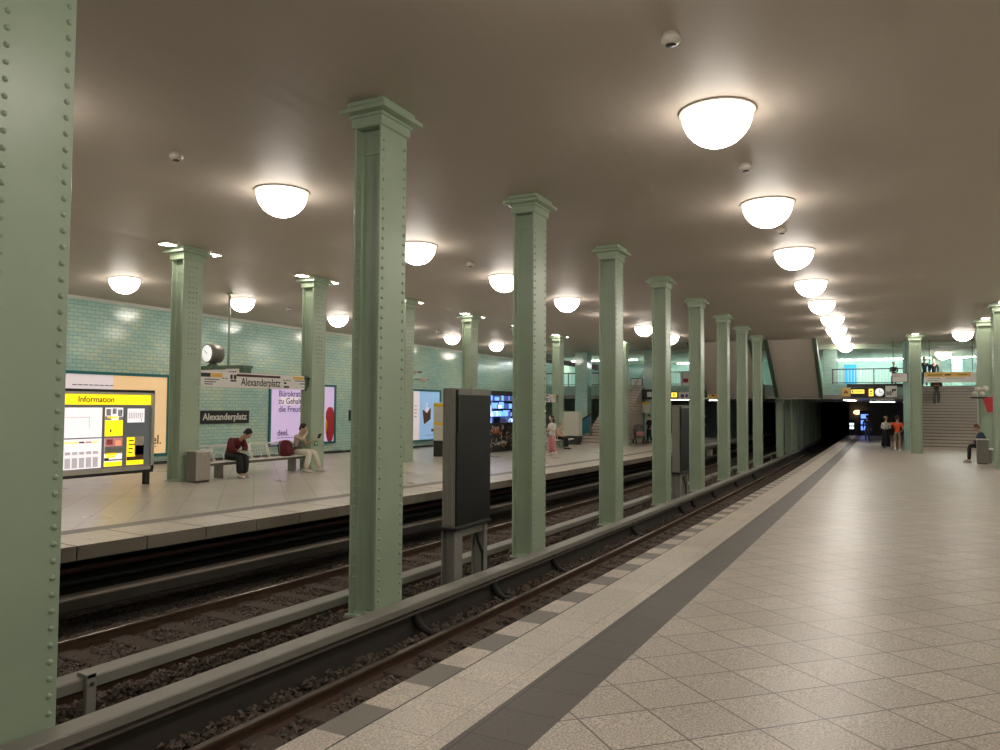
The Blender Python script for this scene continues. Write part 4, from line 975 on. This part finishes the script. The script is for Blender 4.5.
mb = MB(); mb.loft([[(-.22, -.02, .55), (-.22, .02, .55), (.12, .02, .62), (.12, -.02, .62)], [(-.05, -.02, 0), (-.05, .02, 0), (.16, .02, .05), (.16, -.02, .05)]]); mb.build('plate', 'red', t)
mb = MB(); mb.bbox(.12, .17, -.02, .62, .2, .3, .005); mb.build('bracket', 'greyish', t)
# ------------------------------------------------------------------ people
M['skin'] = plain('skin', (.50, .30, .21), .5); M['skin_pale'] = plain('skin_pale', (.62, .42, .33), .5); M['eye'] = plain('eye', (.02, .015, .012), .3); M['lip'] = plain('lips', (.40, .16, .13), .5)
for n, c in dict(hair_black=(.012, .010, .010), hair_brown=(.04, .02, .012), hair_auburn=(.14, .06, .03), hair_grey=(.42, .36, .30), cl_maroon=(.13, .010, .018), cl_black=(.010, .010, .012), cl_offwhite=(.72, .68, .56), cl_vest=(.13, .135, .115), cl_beige=(.52, .44, .34), cl_white=(.74, .70, .66), cl_pink=(.60, .26, .25), cl_orange=(.80, .085, .015), cl_khaki=(.22, .175, .11), cl_navy=(.03, .05, .10), cl_denim=(.05, .075, .13), cl_brown=(.06, .032, .024), cl_grey=(.12, .11, .105), cl_peach=(.62, .40, .30), shoe_white=(.70, .66, .60), shoe_dark=(.03, .027, .025)).items():
    M[n] = plain(n, c, .75, noise=.15, nscale=14)

def skin_mesh(verts, edges, radii, sub=2):
    me = bpy.data.meshes.new('limbs'); me.from_pydata([tuple(v) for v in verts], edges, [])
    o = bpy.data.objects.new('limbs', me); C.objects.link(o)
    md = o.modifiers.new('Skin', 'SKIN'); md.use_smooth_shade = True; md.branch_smoothing = .6
    for i, r in enumerate(radii):
        sv = me.skin_vertices[0].data[i]; sv.radius = (r, r) if not isinstance(r, tuple) else r; sv.use_root = (i == 0)
    if sub: sm = o.modifiers.new('Sub', 'SUBSURF'); sm.levels = sub; sm.render_levels = sub
    dg = bpy.context.evaluated_depsgraph_get(); dg.update()
    ev = o.evaluated_get(dg).to_mesh()
    vs = [tuple(v.co) for v in ev.vertices]; fs = [tuple(p.vertices) for p in ev.polygons]
    o.evaluated_get(dg).to_mesh_clear(); bpy.data.objects.remove(o); bpy.data.meshes.remove(me)
    return vs, fs

def V(*a): return Vector(a)
def standing(h=1.72, stride=0., arms='down', lean=0.):
    s = h/1.72; J = {}
    J['pelvis'] = V(0, 0, .93); J['belly'] = V(0, .01+lean*.4, 1.10); J['chest'] = V(0, 0+lean, 1.30); J['neck'] = V(0, .0+lean*1.2, 1.46); J['head'] = V(0, .025+lean*1.4, 1.605)
    for n, sg in (('L', -1), ('R', 1)):
        J['sh'+n] = V(sg*.175, -.01+lean, 1.385); J['hip'+n] = V(sg*.09, 0, .89)
        st = stride*sg
        J['kn'+n] = V(sg*.10, st*.5+.02, .48); J['an'+n] = V(sg*.105, st-.03-(.05 if st < 0 else 0), .085+(.06 if st < 0 else 0)); J['to'+n] = J['an'+n]+V(sg*.015, .15, -.05)
        if arms == 'down': J['el'+n] = V(sg*.225, -.03-st*.4, 1.11); J['wr'+n] = V(sg*.225, .05-st*.8, .87); J['ha'+n] = V(sg*.22, .08-st*.9, .80)
        elif arms == 'front': J['el'+n] = V(sg*.23, .02, 1.11); J['wr'+n] = V(sg*.10, .22, 1.10); J['ha'+n] = V(sg*.05, .27, 1.12)
    return {k: v*s for k, v in J.items()}
def seated(h=1.72, seat=.44, lean=.0, knee=.46, apart=.11):
    s = h/1.72; J = {}
    J['pelvis'] = V(0, 0, seat+.10); J['belly'] = V(0, .02+lean*.35, seat+.27); J['chest'] = V(0, .0+lean*.9, seat+.46-abs(lean)*.12); J['neck'] = V(0, .02+lean*1.45, seat+.61-abs(lean)*.25); J['head'] = V(0, .07+lean*1.9, seat+.745-abs(lean)*.38)
    for n, sg in (('L', -1), ('R', 1)):
        J['sh'+n] = J['chest']+V(sg*.175, .0, .085); J['hip'+n] = V(sg*.10, .03, seat+.09)
        J['kn'+n] = V(sg*apart, knee, seat+.08); J['an'+n] = V(sg*apart, knee+.02, .09); J['to'+n] = V(sg*(apart+.02), knee+.17, .035)
        J['el'+n] = J['sh'+n]+V(sg*.06, .10, -.26); J['wr'+n] = V(sg*.09, knee-.12, seat+.20); J['ha'+n] = V(sg*.05, knee-.05, seat+.22)
    return {k: v*s for k, v in J.items()}

def figure(label, loc, rz, J, top, bottom, hair='hair_black', long_sleeve=True, shorts=False, wide=0., shoes='shoe_dark', hair_long=False, skin='skin', group=None, vest=None, cap=False, skirt=False, hood=None, bulk=.020):
    t = thing('person', label, 'person', loc, rz, group)
    names = list(J); ix = {n: i for i, n in enumerate(names)}
    P = [J[n] for n in names]; P = list(P)
    rad = {'pelvis': .125, 'belly': .115, 'chest': .125, 'neck': .052, 'head': .06}
    for n in 'LR': rad.update({'sh'+n: .062, 'el'+n: .042, 'wr'+n: .03, 'ha'+n: .032, 'hip'+n: .088, 'kn'+n: .06, 'an'+n: .042, 'to'+n: .034})
    slim = {'pelvis': .088, 'belly': .085, 'chest': .085}
    for n in 'LR': slim.update({'sh'+n: .046, 'hip'+n: .066})
    R = [slim.get(n, rad[n]) for n in names]
    E = [('pelvis', 'belly'), ('belly', 'chest'), ('chest', 'neck'), ('neck', 'head')]
    for n in 'LR': E += [('chest', 'sh'+n), ('sh'+n, 'el'+n), ('el'+n, 'wr'+n), ('wr'+n, 'ha'+n), ('pelvis', 'hip'+n), ('hip'+n, 'kn'+n), ('kn'+n, 'an'+n), ('an'+n, 'to'+n)]
    E = [(ix[a], ix[b]) for a, b in E]
    vs, fs = skin_mesh(P, E, R)
    mb = MB(); mb.add(vs, fs, True)
    hd = J['head']; up = (hd-J['neck']).normalized(); fw = V(0, 1, 0); fw = (fw-up*fw.dot(up)).normalized(); rt = fw.cross(up)
    Q = Matrix((rt, fw, up)).transposed()
    def ball(m, c, rx, ry, rz_, n=12, k=8):
        o = len(m.v); b = MB(); b.ball((0, 0, 0), rx, ry, rz_, n, k)
        m.add([hd+Q@(V(*c)+V(*p)) for p in b.v], b.f, True)
    ball(mb, (0, .01, .03), .073, .092, .115, 16, 10)                    # skull and face
    ball(mb, (0, .045, -.045), .052, .056, .055)                         # jaw
    ball(mb, (0, .105, .015), .013, .02, .026, 8, 6)                     # nose
    for s in (-1, 1): ball(mb, (s*.074, .0, .02), .012, .02, .03, 8, 6)  # ears
    mb.k = 1
    for s in (-1, 1): ball(mb, (s*.03, .087, .035), .012, .01, .008, 8, 6)
    mb.k = 2; ball(mb, (0, .092, -.028), .02, .009, .007, 8, 6); mb.k = 0
    for n, sg in (('L', -1), ('R', 1)):                                  # five bent fingers on each hand
        w_, h_ = J['wr'+n], J['ha'+n]; d = (h_-w_).normalized(); side = d.cross(V(0, 0, 1)); side = side.normalized() if side.length > .1 else V(1, 0, 0); dn = d.cross(side).normalized()
        if dn.z > 0: dn = -dn
        for k, ln in enumerate((.068, .078, .073, .058)):
            b = h_+side*(-.027+.018*k)+d*.015
            mb.tube([b, b+d*ln*.55+dn*.008, b+d*ln*.85+dn*.035], [.0095, .009, .007], 6)
        b = w_+(h_-w_)*.6; b = b+side*(-.032*sg if side.x > 0 else .032*sg); th_ = side*(-1 if side.x*sg > 0 else 1)
        mb.tube([b, b+th_*.03+d*.03, b+th_*.035+d*.06+dn*.01], [.012, .010, .008], 6)
    body = mb.build('body', [skin, 'eye', 'lip'], t)
    g = bulk
    def cloth(nm, mt, keys, edges, extra=None, grow=g, par=t):
        e = extra or {}
        kk = {k: i for i, k in enumerate(keys)}
        pts = [e[k][0] if k in e else J[k] for k in keys]; rr = [e[k][1] if k in e else rad[k]+grow for k in keys]
        v_, f_ = skin_mesh(pts, [(kk[a], kk[b]) for a, b in edges], rr)
        m_ = MB(); m_.add(v_, f_, True); return m_.build(nm, mt, par)
    ks = ['belly', 'pelvis', 'chest', 'nb', 'shL', 'shR', 'elL', 'elR']; es = [('belly', 'pelvis'), ('belly', 'chest'), ('chest', 'nb'), ('chest', 'shL'), ('chest', 'shR'), ('shL', 'elL'), ('shR', 'elR')]
    ex = {'nb': (J['chest'].lerp(J['neck'], .80), .070)}
    if not long_sleeve:
        for n in 'LR': ex['el'+n] = (J['sh'+n].lerp(J['el'+n], .62), .068)
    else:
        for n in 'LR': ks.append('cu'+n); ex['cu'+n] = (J['el'+n].lerp(J['wr'+n], .92), .046); es.append(('el'+n, 'cu'+n))
    if J['knL'].z < .7*J['pelvis'].z: ex['pelvis'] = (J['pelvis']+V(0, 0, -.07), .148)
    cloth('jacket' if long_sleeve else 'shirt', top, ks, es, ex)
    if vest: cloth('vest', vest, ['belly', 'pelvis', 'chest', 'nb', 'a', 'b'], [('belly', 'pelvis'), ('belly', 'chest'), ('chest', 'nb'), ('chest', 'a'), ('chest', 'b')], {'nb': (J['chest'].lerp(J['neck'], .6), .075), 'a': (J['chest'].lerp(J['shL'], .7), .085), 'b': (J['chest'].lerp(J['shR'], .7), .085)}, .032)
    ks = ['pelvis', 'wa', 'hipL', 'hipR']; es = [('pelvis', 'wa'), ('pelvis', 'hipL'), ('pelvis', 'hipR')]; ex = {'wa': (J['pelvis'].lerp(J['belly'], .5), .13)}
    for n in 'LR':
        if shorts: ks += ['x'+n]; ex['x'+n] = (J['hip'+n].lerp(J['kn'+n], 1.02), .085); es += [('hip'+n, 'x'+n)]
        else:
            ks += ['kn'+n, 'x'+n]; ex['kn'+n] = (J['kn'+n], .078+wide*.6); ex['x'+n] = (J['kn'+n].lerp(J['an'+n], 1.0), .060+wide); es += [('hip'+n, 'kn'+n), ('kn'+n, 'x'+n)]
    cloth('trousers' if not shorts else 'shorts', bottom, ks, es, ex)
    if skirt:
        m_ = MB(); a = J['pelvis']+V(0, 0, .1); m_.lathe([(.14, a.z), (.19, a.z-.25), (.24, .12), (.22, .1)], (a.x, a.y, 0), 18); m_.build('skirt', bottom, t)
    hm = MB()
    ball(hm, (0, -.020, .064), .090, .098, .102, 16, 10); ball(hm, (0, -.055, .0), .07, .05, .075)
    if hair_long:
        ball(hm, (0, -.075, -.09), .085, .05, .15); ball(hm, (.055, -.03, -.06), .03, .05, .12); ball(hm, (-.055, -.03, -.06), .03, .05, .12)
    hm.build('hair', hair, t)
    if cap:
        cm = MB(); ball(cm, (0, -.005, .078), .092, .104, .082, 16, 8); ball(cm, (0, .10, .06), .07, .07, .012); cm.build('cap', hair, t)
    if hood:
        cm = MB(); ball(cm, (0, -.06, -.08), .11, .08, .07); cm.build('hood', hood, t)
    for n in 'LR':
        sm_ = MB(); a, o_ = J['an'+n], J['to'+n]; dirv = (o_-a); dirv.z = 0; dirv.normalize(); sd = V(dirv.y, -dirv.x, 0); z0 = min(a.z, o_.z)-.035
        rings = []
        for u, wd, ht in ((-.075, .028, .07), (-.05, .042, .10), (.03, .045, .10), (.10, .05, .07), (.17, .045, .05), (.205, .022, .03)):
            c = a+dirv*u; rings.append([V(c.x, c.y, z0)+sd*wd*math.cos(q)+V(0, 0, ht*(.5+.5*math.sin(q))) for q in [2*PI*k/10 for k in range(10)]])
        sm_.loft(rings, True, True); sm_.build('shoe', shoes, t)
    return t, J
def at(x, y, z=None): return (x, y, zf(x, y) if z is None else z)

# person bent over a phone on the bench
J = seated(1.72, .43, .27, .46, .10)
for n, sg in (('L', -1), ('R', 1)):
    J['el'+n] = J['sh'+n]+V(sg*.05, .08, -.25); J['wr'+n] = V(sg*.07, .36, .66); J['ha'+n] = V(sg*.04, .43, .67)
J['anL'] += V(0, -.06, 0); J['toL'] += V(0, -.06, 0)
figure('person in a maroon jacket and black trousers sitting bent over a phone on the bench', at(-14.50, 13.66), -PI/2, J, 'cl_maroon', 'cl_black', 'hair_black', shoes='shoe_white', wide=.03, bulk=.036)
t = thing('phone', 'phone held by the person in the maroon jacket on the bench', 'phone', (-14.02, 13.66, zf(-14, 13.7)+.70)); mb = MB(); mb.bbox(-.07, .07, -.036, .036, 0, .01, .004); mb.build('phone_body', 'black', t); mb = MB(); mb.box(-.062, .062, -.032, .032, .0101, .0108); mb.build('phone_screen', 'poster_blue', t); t.rotation_euler = (0, -.5, 0)
# woman in white trousers at the end of the bench
J = seated(1.70, .45, .04, .44, .14)
J['elR'] = J['shR']+V(.08, .22, -.10); J['wrR'] = J['head']+V(.06, .16, -.10); J['haR'] = J['head']+V(.045, .125, -.03)
J['elL'] = J['shL']+V(-.06, .10, -.25); J['wrL'] = J['shL']+V(.02, .34, -.14); J['haL'] = J['shL']+V(.05, .42, -.10)
J['anR'] += V(.03, -.12, 0); J['toR'] += V(.03, -.12, 0); J['anL'] += V(-.06, .10, 0); J['toL'] += V(-.06, .10, 0)
figure('seated person in white trousers and grey vest at the bench end, hand to face', at(-14.40, 16.0), -PI/2+.25, J, 'cl_beige', 'cl_offwhite', 'hair_brown', long_sleeve=False, shoes='shoe_white', vest='cl_vest', skin='skin_pale', wide=.02)
t = thing('phone', 'dark phone held up by the seated person in white trousers', 'phone', (-13.93, 16.30, zf(-14, 16.3)+.93), -.3); mb = MB(); mb.bbox(-.01, .01, -.04, .04, 0, .16, .004); mb.build('phone_body', 'black', t); mb = MB(); mb.box(-.0108, -.0101, -.036, .036, .012, .148); mb.build('phone_screen', 'ink', t); t.rotation_euler = (0, .7, -.3)
t = thing('backpack', 'maroon backpack on the bench beside the seated person in white trousers', 'backpack', (-14.47, 15.62, zf(-14.4, 15.6)+.43), -PI/2)
mb = MB(); mb.loft([[(x*s, y*s+o, z) for x, y in [(.2, -.02), (.17, .12), (0, .15), (-.17, .12), (-.2, -.02), (-.16, -.11), (0, -.13), (.16, -.11)]] for z, s, o in ((.0, .7, 0), (.04, .86, 0), (.22, .88, 0), (.36, .8, -.01), (.42, .55, -.02), (.44, .25, -.02))], True, True); mb.build('bag', 'cl_maroon', t)
mb = MB(); mb.loft([[(x*s, .13+y*s, z) for x, y in [(.14, 0), (.12, .05), (-.12, .05), (-.14, 0)]] for z, s in ((.04, .9), (.08, 1), (.22, 1), (.25, .8))], True, True); mb.build('front_pocket', 'cl_maroon', t)
for s in (-1, 1):
    mb = MB(); mb.tube([(s*.09, -.12, .42), (s*.11, -.18, .3), (s*.11, -.15, .1), (s*.10, -.11, .04)], .016, 6); mb.build('strap', 'cl_black', t)
# woman in pink trousers
J = standing(1.62, .04, 'front'); 
for k in ('wrL', 'haL'): J[k] = J[k]+V(-.02, 0, .06)
figure('standing person with long dark hair, white top and wide pink trousers near the platform edge', at(-12.25, 28.85), 2.6, J, 'cl_white', 'cl_pink', 'hair_brown', hair_long=True, wide=.055, shoes='shoe_white', skin='skin_pale')
J = seated(1.66, .44, .05)
figure('seated person with pale hair, peach top and black trousers behind the standing person in pink', at(-13.98, 33.6), -PI/2, J, 'cl_peach', 'cl_black', 'hair_grey', wide=.02, skin='skin_pale')
# stroller group
t = thing('stroller', 'grey pushchair with a pink blanket standing below the narrow far stairs', 'stroller', at(-12.4, 42.0), .5)
mb = MB(); mb.tube([(-.28, -.35, .18), (-.26, .3, .62), (-.26, .55, 1.0), (.26, .55, 1.0), (.26, .3, .62), (.28, -.35, .18)], .02, 8); mb.tube([(-.28, .4, .14), (-.26, -.1, .5)], .018, 8); mb.tube([(.28, .4, .14), (.26, -.1, .5)], .018, 8); mb.build('frame', 'black', t)
mb = MB(); mb.loft([[(x*.25, y, z) for x in (-1, 1)] + [(x*.25, y+.06, z+.05) for x in (1, -1)] for y, z in ((-.42, .42), (-.1, .36), (.2, .44), (.36, .85))], True, True); mb.build('seat', 'cl_grey', t)
mb = MB(); mb.ball((0, -.12, .56), .24, .30, .2, 14, 8); b_ = mb.build('blanket', 'cl_pink', t)
mb = MB()
pr = [(0, .36, .8)]
rings = []
for k in range(7):
    a = k/6*1.9-.2; rings.append([(.28*math.cos(q), .22-.36*math.cos(a)*math.sin(q)*1., .72+.42*math.sin(a)*math.sin(q)) for q in [PI*j/8 for j in range(9)]])
mb.loft(rings, False, True, False); mb.build('canopy', 'cl_grey', t)
for x in (-.28, .28):
    for y in (-.36, .4):
        mb = MB(); mb.lathe([(.0, -.025), (.10, -.025), (.13, -.01), (.13, .01), (.10, .025), (0, .025)], (x, y, .13), 16, 'X'); mb.build('wheel', 'black', t)
figure('person dressed in black standing behind the pushchair by the far stairs', at(-12.3, 43.6), 2.4, standing(1.66, .05, 'front'), 'cl_black', 'cl_black', 'hair_brown')
figure('person in black with a pale scarf far down the opposite platform, seen between near columns', at(-11.6, 55.5), 2.8, standing(1.75, .06, 'front'), 'cl_black', 'cl_black', 'hair_black', hood='cl_white')
figure('person in a grey jacket far down the opposite platform beside the low slab lights', at(-12.4, 52.5), 1.2, standing(1.7, .1), 'cl_grey', 'cl_denim', 'hair_brown')
# near platform
figure('person in a dark jacket and jeans walking away near the end of the platform', at(-.95, 57.2), .1, standing(1.76, .17), 'cl_navy', 'cl_denim', 'hair_black')
J = standing(1.76, .04); J['elL'] = V(-.34, .03, 1.22); J['wrL'] = V(-.28, .24, 1.36); J['haL'] = V(-.26, .30, 1.42); J['elR'] = V(.27, .02, 1.16); J['wrR'] = V(.24, .18, 1.02); J['haR'] = V(.22, .25, 1.0)
figure('person in a bright orange shirt and khaki shorts seen from behind near the stairs', at(.66, 43.9), .05, J, 'cl_orange', 'cl_khaki', 'hair_black', long_sleeve=False, shorts=True, shoes='shoe_white')
figure('person in a white top and long black skirt just left of the person in orange', at(.15, 46.6), -2.7, standing(1.72, .03, 'front'), 'cl_white', 'cl_black', 'hair_grey', skirt=True)
figure('person in black standing close behind the person in orange, on the right', at(.74, 46.4), 2.9, standing(1.74, .03, 'front'), 'cl_black', 'cl_black', 'hair_black')
figure('person in dark clothes far back under the low slab, right of the walking person', at(.1, 62.5), 2.9, standing(1.72, .08), 'cl_black', 'cl_denim', 'hair_brown')
t = thing('platform_bench', 'small steel bench under the seated person in the blue jacket', 'bench', at(3.55, 33.95))
mb = MB(); mb.bbox(-.22, .25, -.45, .45, .50, .54, .01); mb.build('seat', 'steel_wire', t)
for y in (-.35, .35):
    mb = MB(); mb.bbox(-.05, .08, y-.04, y+.04, 0, .50, .005); mb.build('leg', 'steel_dark', t)
J = seated(1.84, .51, .06, .42, .08)
figure('seated person in a blue jacket and black trousers behind the steel bin on the right', at(3.40, 33.9), PI/2, J, 'cl_navy', 'cl_black', 'hair_auburn', shoes='shoe_white', bulk=.045)
SZ = lambda y: zf(3, 45.4)+math.ceil(max(0, (y-45.45))/.293)*(DZ1-zf(3, 45.4))/21
figure('person in a dark brown jacket and grey trousers coming down the wide stairs', (2.76, 49.5, SZ(49.5)), PI, standing(1.74, .07, 'front'), 'cl_brown', 'cl_grey', 'hair_black', shoes='shoe_white', hood='cl_brown', bulk=.045)
figure('person in a navy jacket and jeans at the top of the wide stairs', (2.3, 52.3, DZ1), PI, standing(1.76, .05), 'cl_navy', 'cl_denim', 'hair_black')
figure('person in black at the top of the wide stairs, right of the person in navy', (2.85, 53.2, DZ1), PI-.3, standing(1.72, .05), 'cl_black', 'cl_black', 'hair_brown')
figure('person in dark clothes on the gallery behind the white sign with red writing', (.70, 56.0, DZ1), PI, standing(1.7, .03, 'front'), 'cl_black', 'cl_black', 'hair_black')
# bluish pillars on the landing behind the stairs
for x0, x1, y, l in ((2.9, 3.5, 56.5, 'teal pillar on the landing left of the round lamp'), (4.1, 4.7, 57.5, 'teal pillar on the landing right of the round lamp')):
    pillar(x0, x1, y, y+.6, DZ1, 5.12, l)
